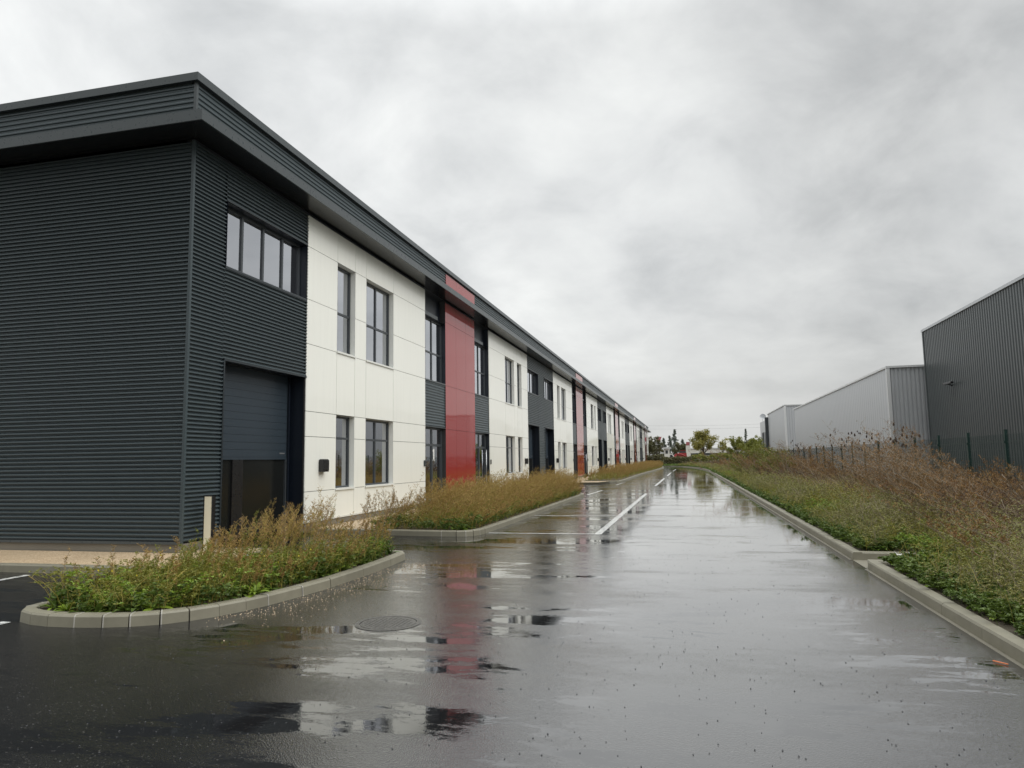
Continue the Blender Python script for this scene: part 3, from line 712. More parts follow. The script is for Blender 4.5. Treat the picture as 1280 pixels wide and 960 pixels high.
# ------------------------------------------------------------------ right-hand warehouses
def ribs_x(mb, x, y0, y1, z0, z1, pitch, amp, m=0):
    """vertical ribs on a wall facing -X"""
    n = int((y1-y0)/pitch); i0 = len(mb.v); P = []
    for i in range(n):
        yb = y0+(y1-y0)*i/n; h = (y1-y0)/n
        for t_k, a in ((0, 0), (.3, 0), (.42, 1), (.88, 1)): P.append((x+amp-amp*a, yb+h*t_k))
    P.append((x+amp, y1))
    for xx, yy in P: mb.v.append((xx, yy, z0)); mb.v.append((xx, yy, z1))
    for i in range(len(P)-1):
        a = i0+2*i; mb.f.append((a+2, a, a+1, a+3)); mb.m.append(m); mb.s.append(False)
def ribs_y(mb, y, x0, x1, z0, z1, pitch, amp, m=0):
    n = int((x1-x0)/pitch); i0 = len(mb.v); P = []
    for i in range(n):
        xb = x0+(x1-x0)*i/n; h = (x1-x0)/n
        for t_k, a in ((0, 0), (.3, 0), (.42, 1), (.88, 1)): P.append((xb+h*t_k, y+amp-amp*a))
    P.append((x1, y+amp))
    for xx, yy in P: mb.v.append((xx, yy, z0)); mb.v.append((xx, yy, z1))
    for i in range(len(P)-1):
        a = i0+2*i; mb.f.append((a, a+2, a+3, a+1)); mb.m.append(m); mb.s.append(False)
wd = empty('dark_warehouse', (14, 30, 0), label='tall dark grey ribbed metal warehouse at the right edge', cat='warehouse')
mb = MB(); ribs_x(mb, 14, 6, 46.8, 0, 8.93, .27, .035); mb.box(14.04, 44, 6, 46.8, 0, 8.9, 0); mb.build('wall', 'dark_metal', wd)
mb = MB(); mb.box(13.93, 14.2, 6, 46.85, 8.86, 9.0); mb.box(14.2, 44, 46.6, 46.85, 8.86, 9.0); mb.build('roof_trim', 'light_metal', wd)
mb = MB(); mb.box(13.97, 14.06, 46.7, 46.83, 0, 8.9); mb.build('corner_trim', 'dark_metal', wd)
lm = MB(); lm.tube([(14.0, 42.6, 5.25), (13.75, 42.6, 5.33)], .035, 8); lm.rbox(13.62, 13.78, 41.7, 42.9, 5.30, 5.40, .02); lm.build('wall_light', 'black_box', wd)
we = empty('light_warehouse', (12.2, 60, 0), label='light grey metal warehouse with pale corner beside the dark one', cat='warehouse')
mb = MB(); ribs_x(mb, 12.2, 47.9, 87.5, 0, 6.93, .55, .012); ribs_y(mb, 47.85, 12.3, 40, 0, 6.93, .235, .055); mb.box(12.26, 40, 47.9, 87.5, 0, 6.9); mb.build('wall', 'light_metal', we)
mb = MB(); mb.box(12.13, 12.32, 47.78, 47.97, 0, 6.93); mb.build('corner_trim', 'light_trim', we)
mb = MB(); mb.box(12.12, 12.4, 47.76, 87.5, 6.91, 7.03); mb.box(12.4, 40, 47.76, 48.0, 6.91, 7.03); mb.build('roof_trim', 'light_trim', we)
w2 = empty('far_warehouse', (12.2, 105, 0), label='farther light grey warehouse block with lower office end and dark windows', cat='warehouse')
mb = MB(); ribs_x(mb, 12.2, 95.4, 115, 0, 7.98, .55, .012); ribs_y(mb, 95.35, 12.3, 40, 0, 7.98, .3, .03); mb.box(12.26, 40, 95.4, 115, 0, 7.9); mb.build('wall', 'light_metal', w2)
mb = MB(); mb.box(12.12, 12.35, 95.25, 95.5, 0, 7.98); mb.box(12.1, 12.4, 95.25, 115, 7.95, 8.08); mb.box(12.4, 40, 95.25, 95.5, 7.95, 8.08); mb.build('roof_trim', 'light_trim', w2)
mb = MB(); mb.box(12.2, 30, 115, 127, 0, 7.3); mb.build('office_wall', 'light_metal', w2)
mb = MB(); mb.box(11.75, 12.2, 114.6, 115.2, 0, 7.55); mb.build('dark_fin', 'frame', w2)
for a, z in ((117.4, 2.6), (121.4, 2.6)):
    mb = MB(); mb.box(12.14, 12.2, a, a+2.4, z, z+2.9); o = mb.build('window', 'frame', w2); mb = MB(); mb.box(12.12, 12.139, a+.1, a+2.3, z+.1, z+2.8); q = mb.build('pane', 'room', o)
an = empty('satellite_dish', (12.6, 126.3, 7.3), label='small satellite dish on the roof edge of the farthest warehouse', cat='satellite dish')
mb = MB(); mb.tube([(0, 0, 0), (0, 0, .9)], .04, 6); mb.build('mast', 'steel', an, loc=an.location)
mb = MB()
for i in range(12):
    a, b = 2*math.pi*i/12, 2*math.pi*(i+1)/12
    for r1, r2, d1, d2 in ((0, .25, 0, .05), (.25, .5, .05, .18)):
        mb.quad((r1*math.cos(a), -.2-d1, .95+r1*math.sin(a)), (r2*math.cos(a), -.2-d2, .95+r2*math.sin(a)), (r2*math.cos(b), -.2-d2, .95+r2*math.sin(b)), (r1*math.cos(b), -.2-d1, .95+r1*math.sin(b)))
mb.build('dish', 'light_metal', an, loc=an.location)

# ------------------------------------------------------------------ green mesh fence
fn = empty('mesh_fence', (8, 20.9, 0), label='dark green welded mesh fence on square posts behind the tall brown weeds', cat='fence')
posts = []
yy = 20.9-2.53*4
while yy < 132: posts.append(yy); yy += 2.53
pm = MB(); pm.box(-.035, .035, -.035, .035, 0, 2.13); pm.box(-.04, .04, -.04, .04, 2.13, 2.15)
for zz in (.4, 1.1, 1.8): pm.box(-.055, -.035, -.02, .02, zz, zz+.06)
first = None
wm = MB()
for i in range(50):
    y = .025+i*2.5/50; wm.box(-.0022, .0022, y-.0022, y+.0022, .08, 2.03)
for i in range(11):
    z = .08+i*.195
    for dz in ((-.012, .012) if i % 3 == 0 else (0,)): wm.box(-.005, .005, 0, 2.5, z+dz-.004, z+dz+.004)
pmesh = wmesh = None
for y in posts:
    if pmesh is None:
        o = pm.build('post', 'green_metal', fn, loc=(8, y, .05)); pmesh = o.data
        w_ = wm.build('mesh_panel', 'green_metal', fn, loc=(8, y+.015, .05)); wmesh = w_.data
    else: link('post', pmesh, fn, (8, y, .05)); link('mesh_panel', wmesh, fn, (8, y+.015, .05))
ff = empty('teal_fence', (9, 150, 0), label='teal solid fence section beyond the end of the road', cat='fence')
mb = MB()
for i in range(12): mb.box(7.4+i*.3, 7.4+i*.3+.27, 150, 150.04, .1, 1.35)
mb.build('boards', 'teal_metal', ff)
mb = MB()
for i in range(4): mb.box(7.3+i*1.2, 7.4+i*1.2, 150.05, 150.15, 0, 1.45)
mb.build('rail_posts', 'green_metal', ff)
# ------------------------------------------------------------------ vegetation
class Fol:
    """collects thin leaf and stem ribbons as arrays; one mesh"""
    def __init__(s): s.V = []; s.F = []; s.M = []; s.n = 0
    def ribbon(s, P, Wd, side, mat):
        m, k, _ = P.shape
        if m == 0: return
        off = side[:, None, :]*Wd[..., None]*.5
        v = np.stack([P-off, P+off], 2).reshape(-1, 3)
        base = s.n+np.arange(m)[:, None]*(2*k)+np.arange(k-1)[None, :]*2
        fc = np.stack([base, base+1, base+3, base+2], -1).reshape(-1, 4)
        s.V.append(v); s.F.append(fc); s.M.append(np.full(len(fc), mat, np.int32)); s.n += len(v)
    def build(s, name, mats, parent=None, loc=None):
        V = np.concatenate(s.V); F = np.concatenate(s.F); Mi = np.concatenate(s.M)
        me = bpy.data.meshes.new(name); me.vertices.add(len(V)); me.vertices.foreach_set('co', V.astype(np.float32).ravel())
        me.loops.add(F.size); me.loops.foreach_set('vertex_index', F.astype(np.int32).ravel())
        me.polygons.add(len(F)); me.polygons.foreach_set('loop_start', np.arange(len(F), dtype=np.int32)*4)
        try: me.polygons.foreach_set('loop_total', np.full(len(F), 4, np.int32))
        except Exception: pass
        for m in mats: me.materials.append(MT[m])
        me.polygons.foreach_set('material_index', Mi); me.update(calc_edges=True)
        return link(name, me, parent, loc)
def U(a, b, n): return RNG.uniform(a, b, n)
def unit(v): return v/np.maximum(np.linalg.norm(v, axis=-1, keepdims=True), 1e-9)
def stem_curves(base, h, az, amt, K=6, wob=.03):
    t = np.linspace(0, 1, K)[None, :]; m = len(base)
    d = np.stack([np.cos(az), np.sin(az)], -1)
    P = np.zeros((m, K, 3)); P[:] = base[:, None, :]
    P[..., 2] += h[:, None]*t*(1-.28*np.minimum(amt, 1.2)[:, None]*t)
    P[..., :2] += d[:, None, :]*(h*amt)[:, None, None]*(t**1.6)[..., None]
    P[:, 1:, :2] += RNG.normal(0, 1, (m, K-1, 2))*(h*wob)[:, None, None]*t[:, 1:, None]
    return P
def sides(P):
    d = unit(P[:, -1]-P[:, 0]); rnd = unit(RNG.normal(0, 1, (len(P), 3))); return unit(np.cross(d, rnd))
def attach(P, n, t0, t1, L, wdt, up=.5, K=3, droop=.3, taper=(.35, 1, .15), bias=None, conc=1.0):
    m, k, _ = P.shape
    idx = np.repeat(np.arange(m), n); N = len(idx); t = t0+(t1-t0)*RNG.random(N)**conc
    x = t*(k-1); i = np.minimum(x.astype(int), k-2); fr = (x-i)[:, None]
    A = P[idx, i]*(1-fr)+P[idx, i+1]*fr
    a = U(0, 2*np.pi, N); upv = np.clip(RNG.normal(up, .25, N), -.6, 1.3)
    D = np.stack([np.cos(a), np.sin(a), upv], -1)
    if bias is not None: D = D+np.array(bias)[None, :]
    D = unit(D); ln_ = (L if np.isscalar(L) else L[idx])*U(.6, 1.25, N)
    tt = np.linspace(0, 1, K)[None, :, None]
    Q = A[:, None, :]+D[:, None, :]*ln_[:, None, None]*tt; Q[..., 2] -= droop*ln_[:, None]*(tt[..., 0]**2)
    Wd = np.array(taper)[None, :]*wdt*U(.7, 1.3, N)[:, None]
    return Q, Wd, sides(Q)
def in_poly(P, poly):
    x, y = P[:, 0], P[:, 1]; ins = np.zeros(len(P), bool); n = len(poly); j = n-1
    for i in range(n):
        xi, yi = poly[i]; xj, yj = poly[j]
        if yi != yj:
            c = ((yi > y) != (yj > y)) & (x < (xj-xi)*(y-yi)/(yj-yi)+xi); ins ^= c
        j = i
    return ins
def scatter(poly, n, z=.1):
    pl_ = np.array(poly); lo, hi = pl_.min(0), pl_.max(0); out_ = []; tot = 0
    while tot < n:
        p = np.stack([U(lo[0], hi[0], 4*n+50), U(lo[1], hi[1], 4*n+50)], -1); p = p[in_poly(p, poly)]; out_.append(p); tot += len(p)
    p = np.concatenate(out_)[:n]; return np.concatenate([p, np.full((n, 1), z)], 1)
def vnoise(x, y, sc, seed=0):
    # smooth value noise for patchiness
    r_ = np.random.default_rng(seed); G_ = r_.random((64, 64)); X = (x/sc) % 63; Y = (y/sc) % 63
    i, j = X.astype(int), Y.astype(int); a, b = X-i, Y-j; a = a*a*(3-2*a); b = b*b*(3-2*b)
    return (G_[i, j]*(1-a)+G_[(i+1) % 64, j]*a)*(1-b)+(G_[i, (j+1) % 64]*(1-a)+G_[(i+1) % 64, (j+1) % 64]*a)*b
def thin(P, tips=.0): return None

# weeds with seed plumes (fleabane, mugwort) : stems + twigs + flecks
def plume_weeds(fo, base, h, az, amt, sc=1.0, m_stem=0, m_twig=1, m_leaf=2, tw=14, lf=22, leaf_w=.007, leaf_l=.035, top=.45):
    P = stem_curves(base, h, az, amt, 7)
    wst = np.linspace(1, .35, 7)[None, :]*U(.0035, .006, len(base))[:, None]*sc
    fo.ribbon(P, wst, sides(P), m_stem)
    Q, Wd, sd_ = attach(P, int(tw*1.5), top+.12, 1.0, .075*h, .003*sc, 1.7, 3, .05, (1, .8, .4)); fo.ribbon(Q, Wd, sd_, m_stem)
    Q2, W2, s2 = attach(Q, 4, .2, 1.0, .026*sc, .0055*sc, .9, 3, .1, (.4, 1, .3)); fo.ribbon(Q2, W2, s2, m_twig)
    Q3, W3, s3 = attach(P, lf, .05, top+.25, leaf_l*sc, leaf_w*sc, .5, 3, .3); fo.ribbon(Q3, W3, s3, m_leaf)
def bush_weeds(fo, base, h, sc=1.0, m_stem=0, m_leaf=2, br=6, lf=16, spread=.5, leaf_l=.03, leaf_w=.010):
    """low many-branched mound with small leaves"""
    n = len(base); az = U(0, 2*np.pi, n); P = stem_curves(base, h, az, U(.1, spread, n), 5)
    fo.ribbon(P, np.full((n, 5), .004*sc), sides(P), m_stem)
    Q, Wd, sd_ = attach(P, br, .15, .95, .38*h, .003*sc, .55, 4, .15, (1, .9, .7, .4)); fo.ribbon(Q, Wd, sd_, m_stem)
    Q2, W2, s2 = attach(Q, lf, .15, 1.0, leaf_l*sc, leaf_w*sc, .4, 3, .2); fo.ribbon(Q2, W2, s2, m_leaf)
def grass(fo, base, h, w_, mat, lean=.5, az=None):
    n = len(base); az = U(0, 2*np.pi, n) if az is None else az
    P = stem_curves(base, h, az, U(.1, lean, n), 4, .01); fo.ribbon(P, np.array([1, .9, .6, .1])[None, :]*w_*U(.7, 1.3, n)[:, None], sides(P), mat)
def rosettes(fo, base, n, L, wdt, mat):
    """broad leaves springing from one crown"""
    m = len(base); idx = np.repeat(np.arange(m), n); N = len(idx); a = U(0, 2*np.pi, N); el = U(.25, 1.25, N); K = 5; t = np.linspace(0, 1, K)[None, :]
    ln_ = (L*U(.6, 1.3, m))[idx]*U(.7, 1.15, N)
    D = np.stack([np.cos(a)*np.cos(el), np.sin(a)*np.cos(el), np.sin(el)], -1)
    P = base[idx][:, None, :]+D[:, None, :]*ln_[:, None, None]*t[..., None]; P[..., 2] -= .45*ln_[:, None]*t**2.2; P[..., 2] = np.maximum(P[..., 2], .11)
    sd_ = np.stack([-np.sin(a), np.cos(a), U(-.3, .3, N)], -1)
    fo.ribbon(P, np.array([.25, .8, 1, .7, .08])[None, :]*wdt*U(.7, 1.3, N)[:, None], unit(sd_), mat)
VM = ['straw', 'plume', 'leaf_olive', 'leaf_green', 'leaf_lime', 'yellow', 'grey_stem', 'leaf_sage', 'rust', 'dark_rust']
ST, PL, OL, GR, LI, YE, GY, SA, RU, DR = range(10)
WIND = 0.25
# --- island nearest the camera
bed1 = [(-6.85, 6.45), (-6.4, 6.25), (-5.75, 6.32), (-5.3, 6.55), (-5.0, 7.0), (-4.85, 7.6), (-4.72, 8.6), (-4.70, 10.2), (-4.78, 11.15), (-5.0, 11.2), (-5.6, 9.8), (-6.2, 8.3), (-6.8, 6.9)]
def edge_d(p, poly):
    best = np.full(len(p), 9.)
    for i in range(len(poly)):
        a = np.array(poly[i]); b = np.array(poly[(i+1) % len(poly)]); ab = b-a; t = np.clip(((p[:, :2]-a)@ab)/(ab@ab), 0, 1)
        best = np.minimum(best, np.linalg.norm(p[:, :2]-a-t[:, None]*ab, axis=1))
    return best
fo = Fol()
b = scatter(bed1, 520); b = b[(b[:, 1] > 6.75)]; ed = edge_d(b, bed1)
# the near, kerb side stays low and green
near = (b[:, 0]+6.9)*.5-(b[:, 1]-6.2)*.28
cl = vnoise(b[:, 0]+30, b[:, 1]+5, .55, 21); hh = np.clip(.42+.20*(b[:, 1]-6.6), .3, 1.0)*U(.75, 1.1, len(b))*np.clip(.45+ed*1.5, .4, 1)*(.55+.75*cl)
kk = RNG.random(len(b)) < np.clip((8.6-b[:, 1])*.4, .10, .6)
plume_weeds(fo, b[kk], hh[kk], RNG.normal(WIND, .7, kk.sum()), U(.05, .35, kk.sum()), 1.0, OL, OL, OL, 14, 34, .009, .04)
kk = ~kk; plume_weeds(fo, b[kk], hh[kk], RNG.normal(WIND, .7, kk.sum()), U(.05, .45, kk.sum()), 1.0, ST, PL, OL, 15, 24)
b = scatter(bed1, 60); b = b[b[:, 1] > 7.6]; plume_weeds(fo, b, U(.6, .98, len(b)), RNG.normal(.1, .5, len(b)), U(.1, .4, len(b)), 1.0, GY, PL, OL, 20, 8, top=.6)
b = scatter(bed1, 420); bush_weeds(fo, b, U(.22, .48, len(b)), 1.0, ST, OL, 6, 13, .7)
b = scatter(bed1, 260); k = edge_d(b, bed1) < .6; b = b[k]; bush_weeds(fo, b, U(.12, .30, len(b)), 1.0, GR, GR, 6, 11, .8, .045, .022)
b = scatter(bed1, 1900); grass(fo, b, U(.08, .32, len(b)), .006, GR, .8)
b = scatter(bed1, 900); grass(fo, b, U(.2, .5, len(b)), .004, ST, .8)
b = scatter(bed1, 60); b = b[edge_d(b, bed1) < .5]; rosettes(fo, b, 15, .24, .05, LI)
b = scatter(bed1, 130); b = b[edge_d(b, bed1) < .75]; rosettes(fo, b, 11, .20, .05, GR)
b = scatter(bed1, 150); b = b[edge_d(b, bed1) < .8]; bush_weeds(fo, b, U(.2, .42, len(b)), 1.1, GR, LI, 7, 9, .6, .038, .015)
b = scatter(bed1, 26); b[:, 2] += U(.25, .5, len(b)); grass(fo, b, U(.02, .025, len(b)), .022, YE, .3)
# thin lone stalks by the left tip
b = np.array([[-6.62, 6.55, .1], [-6.45, 6.75, .1], [-6.75, 6.8, .1], [-6.2, 6.7, .1], [-6.5, 7.0, .1], [-6.0, 6.9, .1]]); plume_weeds(fo, b, np.array([.62, .5, .42, .55, .6, .62]), U(-1, 1, 6), U(.02, .15, 6), 1, GY, PL, OL, 12, 8, top=.5)
tag(fo.build('weeds', VM), 'ochre and green weeds with feathery brown tops filling the nearest kerbed island', 'weeds', kind='stuff')
# --- second island
bed2 = [(-7.0, 15.0), (-4.95, 14.9), (-4.58, 15.35), (-4.55, 31.0), (-4.95, 31.9), (-7.0, 32.0)]
fo = Fol()
b = scatter(bed2, 2300); ed = edge_d(b, bed2)
hh = U(.75, 1.2, len(b))*np.clip(.45+ed*1.3, .4, 1)*np.clip(1.05-.12*np.maximum(0, 15.8-b[:, 1])*4, .6, 1.05)
hh *= .6+.6*vnoise(b[:, 0]+30, b[:, 1], .9, 22)
plume_weeds(fo, b, hh, RNG.normal(.15, .4, len(b)), U(.3, .85, len(b)), 1.35, ST, PL, OL, 11, 14, top=.35)
b = scatter([(-7.2, 14.95), (-5.8, 14.95), (-6.2, 16.2), (-7.2, 16.4)], 60); plume_weeds(fo, b, U(.5, .95, len(b)), U(-3, 3, len(b)), U(.02, .25, len(b)), 1.2, GY, PL, OL, 14, 10, top=.4)
b = scatter(bed2, 1200); bush_weeds(fo, b, U(.2, .45, len(b)), 1.3, ST, OL, 5, 10, .7)
b = scatter([(-7.0, 15.0), (-4.9, 14.85), (-4.56, 15.3), (-4.54, 30), (-5.0, 30), (-5.1, 15.5), (-7.0, 15.5)], 420); bush_weeds(fo, b, U(.12, .34, len(b)), 1.3, GR, GR, 5, 11, .8, .035, .016)
b = scatter(bed2, 4500); grass(fo, b, U(.2, .6, len(b)), .006, ST, .9, RNG.normal(.1, .8, 4500))
b = scatter([(-5.6, 15.0), (-4.9, 14.88), (-4.7, 15.4), (-5.4, 15.6)], 10); rosettes(fo, b, 16, .22, .045, LI)
tag(fo.build('weeds', VM), 'tall golden brown grassy weeds leaning right in the second island before the red panel', 'weeds', kind='stuff')
# --- third strip
bed3 = [(-7.0, 48.7), (-5.2, 48.7), (-4.65, 49.4), (-4.6, 69), (-4.3, 88), (-4.0, 117), (-4.5, 130), (-7.5, 140), (-8.3, 140), (-8.0, 118), (-7.0, 117)]
fo = Fol()
b = scatter(bed3, 2800); ed = edge_d(b, bed3)
plume_weeds(fo, b, U(.7, 1.25, len(b))*np.clip(.5+ed, .5, 1), RNG.normal(.15, .5, len(b)), U(.2, .7, len(b)), 2.6, ST, PL, OL, 8, 8, top=.35)
b = scatter(bed3, 1800); bush_weeds(fo, b, U(.25, .6, len(b)), 2.4, ST, OL, 4, 7, .7)
tag(fo.build('weeds', VM), 'brown and olive weeds in the long far strip beside the building', 'weeds', kind='stuff')

# --- right verge, from the kerb to the fence
fo = Fol()
def kx(y): return np.interp(y, [0, 86, 97, 110, 121, 131, 138], [2.62, 2.62, 2.4, 1.75, .75, -.75, -2.9])
def band(n, y0, y1, x0, x1, pw=1.0):
    y = y0+(y1-y0)*RNG.random(n)**pw; x = kx(y)+U(x0, x1, n); return np.stack([x, y, np.full(n, .1)], 1)
def keep(b): return b[~((b[:, 1] > 10.9) & (b[:, 1] < 12.3) & (b[:, 0] < 3.3))]
def fbm(b, sc, seed): return .6*vnoise(b[:, 0]+40, b[:, 1]*.6+7, sc, seed)+.4*vnoise(b[:, 0]+11, b[:, 1]*.7+3, sc*.4, seed+1)
# low growth along the kerb
for (y0, y1, n, sc, lf) in ((3.5, 9, 640, .95, 17), (9, 18, 950, 1.15, 14), (18, 34, 1100, 1.6, 11), (34, 70, 1300, 2.4, 8), (70, 136, 1100, 4.0, 6)):
    b = keep(band(n, y0, y1, .04, 2.0)); dx = b[:, 0]-kx(b[:, 1]); q = fbm(b, 1.2, 3); hgt = U(.22, .46, len(b))*np.clip(.5+dx*.9, .5, 1.25)*(.45+1.2*q)
    k = q > .52; bush_weeds(fo, b[k], hgt[k]*1.15, sc, GY, SA, 7, lf, .6, .024, .009)
    k = (q <= .52) & (q > .38); bush_weeds(fo, b[k], hgt[k], sc, ST, OL, 7, lf, .6, .028, .010)
    k = q <= .38; bush_weeds(fo, b[k], hgt[k]*.8, sc, GR, LI, 6, lf, .7, .032, .014)
    b = keep(band(int(n*.5), y0, y1, -.06, .45)); bush_weeds(fo, b, U(.08, .2, len(b)), sc, GR, GR, 6, lf, 1.0, .04, .02)
    b = keep(band(int(n*.45), y0, y1, .0, 1.1)); bush_weeds(fo, b, U(.1, .26, len(b)), sc, GR, GR, 6, lf, .9, .035, .015)
    b = keep(band(int(n*3.4), y0, y1, -.01, 2.6)); grass(fo, b, U(.12, .40, len(b)), .005*sc, GR, 1.1)
    b = keep(band(int(n*1.4), y0, y1, .0, 3)); grass(fo, b, U(.25, .6, len(b)), .0035*sc, ST, .9)
    b = keep(band(max(8, int(n*.07)), y0, y1, .02, 1.2)); rosettes(fo, b, 12, .19*min(sc, 1.6), .04*min(sc, 2), LI)
tag(fo.build('weeds', VM), 'low grey green weeds and grass spilling along the right kerb', 'weeds', kind='stuff')
fo = Fol()
for (y0, y1, n, sc, lf) in ((4, 12, 620, 1.2, 13), (12, 22, 1000, 1.4, 12), (22, 40, 1200, 2.0, 9), (40, 80, 1400, 3.0, 7), (80, 138, 1000, 4.5, 5)):
    b = band(n, y0, y1, 1.5, 5.4); q = fbm(b, 2.0, 5); hgt = U(.35, .75, len(b))*(.3+1.35*q)
    k = q > .54; bush_weeds(fo, b[k], hgt[k]*1.1, sc, DR, DR, 10, lf, .9, .022, .006)
    k = (q <= .54) & (q > .40); bush_weeds(fo, b[k], hgt[k], sc, ST, OL, 7, lf, .6, .03, .010)
    k = q <= .40; bush_weeds(fo, b[k], hgt[k], sc, GR, SA, 7, lf, .6, .03, .012)
    b = band(int(n*2.2), y0, y1, 1.5, 5.4); grass(fo, b, U(.4, .95, len(b)), .004*sc, ST, .9, RNG.normal(2.6, 1.2, len(b)))
    b = band(int(n*1.0), y0, y1, 1.8, 5.2); grass(fo, b, U(.6, 1.3, len(b)), .004*sc, GY, 1.0, RNG.normal(2.8, .6, len(b)))
# rust brown tall weeds in drifts in front of the fence
for (y0, y1, n, sc, xa) in ((7.5, 13, 330, 1.2, 1.9), (12, 20, 620, 1.35, 2.3), (18, 32, 1000, 1.7, 2.4), (32, 60, 1500, 2.6, 1.8), (60, 100, 900, 4.0, 1.4)):
    b = band(n, y0, y1, xa, 5.4); q = fbm(b, 2.6, 9); dx = b[:, 0]-kx(b[:, 1])
    hg = U(.6, 1.4, len(b))*np.clip(.42+dx*.15, .5, 1.1)*(.10+1.45*q)*np.interp(b[:, 1], [8, 20, 26, 36, 60], [.70, .72, .74, .95, 1.15])
    az = RNG.normal(2.8, .7, len(b)); am = U(.1, .8, len(b)); rnd = RNG.random(len(b))
    k = (q > .46) & (rnd > .42); plume_weeds(fo, b[k], hg[k]*1.15, az[k], am[k], sc, RU, RU, RU, 12, 15, .005, .022, top=.25)
    k = (q > .46) & (rnd <= .2); plume_weeds(fo, b[k], hg[k], az[k], am[k], sc, GY, PL, OL, 14, 16, .006, .03, top=.35)
    k = (q > .46) & (rnd > .2) & (rnd <= .42); plume_weeds(fo, b[k], hg[k], az[k], am[k], sc, DR, DR, DR, 15, 20, .005, .022, top=.3)
    k = (q <= .46) & (rnd > .45); plume_weeds(fo, b[k], hg[k]*.7, az[k], am[k], sc, GY, DR, OL, 12, 16, .006, .03, top=.35)
# thickets of long dry stems blown over to the left
for (cx_, cy_, n, hh_, sp_) in ((5.1, 15.2, 46, 1.65, .55), (5.3, 17.6, 60, 1.9, .7), (4.9, 13.2, 30, 1.2, .5), (5.4, 20.3, 40, 1.75, .6), (4.6, 45, 60, 1.9, 2.5), (3.9, 10.2, 24, .9, .6), (5.6, 30, 26, 1.6, .5)):
    b = np.stack([cx_+RNG.normal(0, sp_*.6, n), cy_+RNG.normal(0, sp_, n), np.full(n, .1)], 1); b[:, 0] = np.minimum(b[:, 0], 7.6)
    plume_weeds(fo, b, hh_*U(.8, 1.4, n), RNG.normal(2.75, .35, n), U(.35, 1.0, n), 1.5 if cy_ < 25 else 2.2, GY, RU, RU, 18, 20, .006, .025, top=.35)
tag(fo.build('tall_weeds', VM), 'tall rust brown dry weeds massed between the green kerb side growth and the fence', 'weeds', kind='stuff')

# --- tall dead stalks leaning left: single plants one can count
def dead_stalk(x, y, h, az, amt, br, seed, label):
    rr = random.Random(seed); root = empty('dead_stalk', (x, y, .1), label=label, cat='dead plant', group='tall dead stalks leaning over the right verge')
    K = 9; pts = []
    for i in range(K):
        t = i/(K-1); pts.append(Vector((math.cos(az)*h*amt*t**1.1, math.sin(az)*h*amt*t**1.1, h*t*(1-.12*t)))+Vector((rr.uniform(-1, 1), rr.uniform(-1, 1), 0))*.02*h*t)
    mb = MB(); mb.tube(pts, [.013*(1-.75*i/(K-1))+.002 for i in range(K)], 5, 0)
    mb.build('stem', 'grey_stem', root, loc=root.location)
    tw = MB(); fo_ = Fol(); Ps = []
    for j in range(br):
        t = rr.uniform(.35, .98); i = int(t*(K-1)); p = pts[i].lerp(pts[min(i+1, K-1)], t*(K-1)-i); L = h*rr.uniform(.16, .36)*(1.15-t*.5); a = rr.uniform(0, 6.28)
        d = Vector((math.cos(a)*.7+math.cos(az)*.35*amt, math.sin(a)*.7, rr.uniform(.35, .9))).normalized()
        q = [p, p+d*L*.5+Vector((0, 0, .02)), p+d*L+Vector((0, 0, .05*L))]; tw.tube(q, [.006, .004, .002], 4, 0); Ps.append(q)
    tw.build('twigs', 'grey_stem', root, loc=root.location)
    P = np.array([[list(v) for v in q] for q in Ps])
    Q, Wd, sd_ = attach(P, 7, .2, 1, .11, .005, .8, 3, .2, (1, .7, .4)); fo_.ribbon(Q, Wd, sd_, 0)
    Q2, W2, s2 = attach(Q, 5, .2, 1, .025, .010, .5, 3, .2); fo_.ribbon(Q2, W2, s2, 1)
    fo_.build('seed_sprays', ['grey_stem', 'rust'], root, loc=root.location)
SK = []
def sk_label(i): return i
stalks = [
 (5.20, 15.6, 1.75, 2.75, .95, 20, 'long pale dead stalk leaning left across the fence at the right edge of the photo'),
 (5.05, 17.2, 1.55, 2.6, .8, 24, 'leaning dead stalk with rust seed sprays in front of the dark warehouse corner'),
 (5.55, 16.9, 1.75, 2.7, .75, 26, 'tallest rust tinted stalk crossing the warehouse corner'),
 (4.75, 16.4, 1.25, 2.9, 1.0, 18, 'low leaning grey stalk below the first rust one'),
 (5.4, 14.6, 1.5, 2.4, .9, 16, 'branched grey stalk hanging over the second fence post from the right'),
 (5.6, 13.2, 1.3, 2.5, .5, 18, 'rightmost upright dead stalk cut by the photo edge'),
 (4.9, 31.0, 1.9, 2.5, .55, 16, 'pale bent stalk standing out before the light warehouse middle'),
 (5.1, 40.0, 2.3, 2.2, .25, 20, 'bare branched stalk against the light warehouse near its far end'),
 (5.5, 43.0, 2.5, 1.8, .2, 20, 'tall thin bare stalk rising left of the first visible fence post'),
 (4.4, 24.5, 1.5, 2.6, .6, 14, 'lone leaning stalk above the dark bramble tangle')]
for i, (x, y, h, az, amt, br, lb) in enumerate(stalks): dead_stalk(x, y, h, az, amt, br, 40+i, lb)

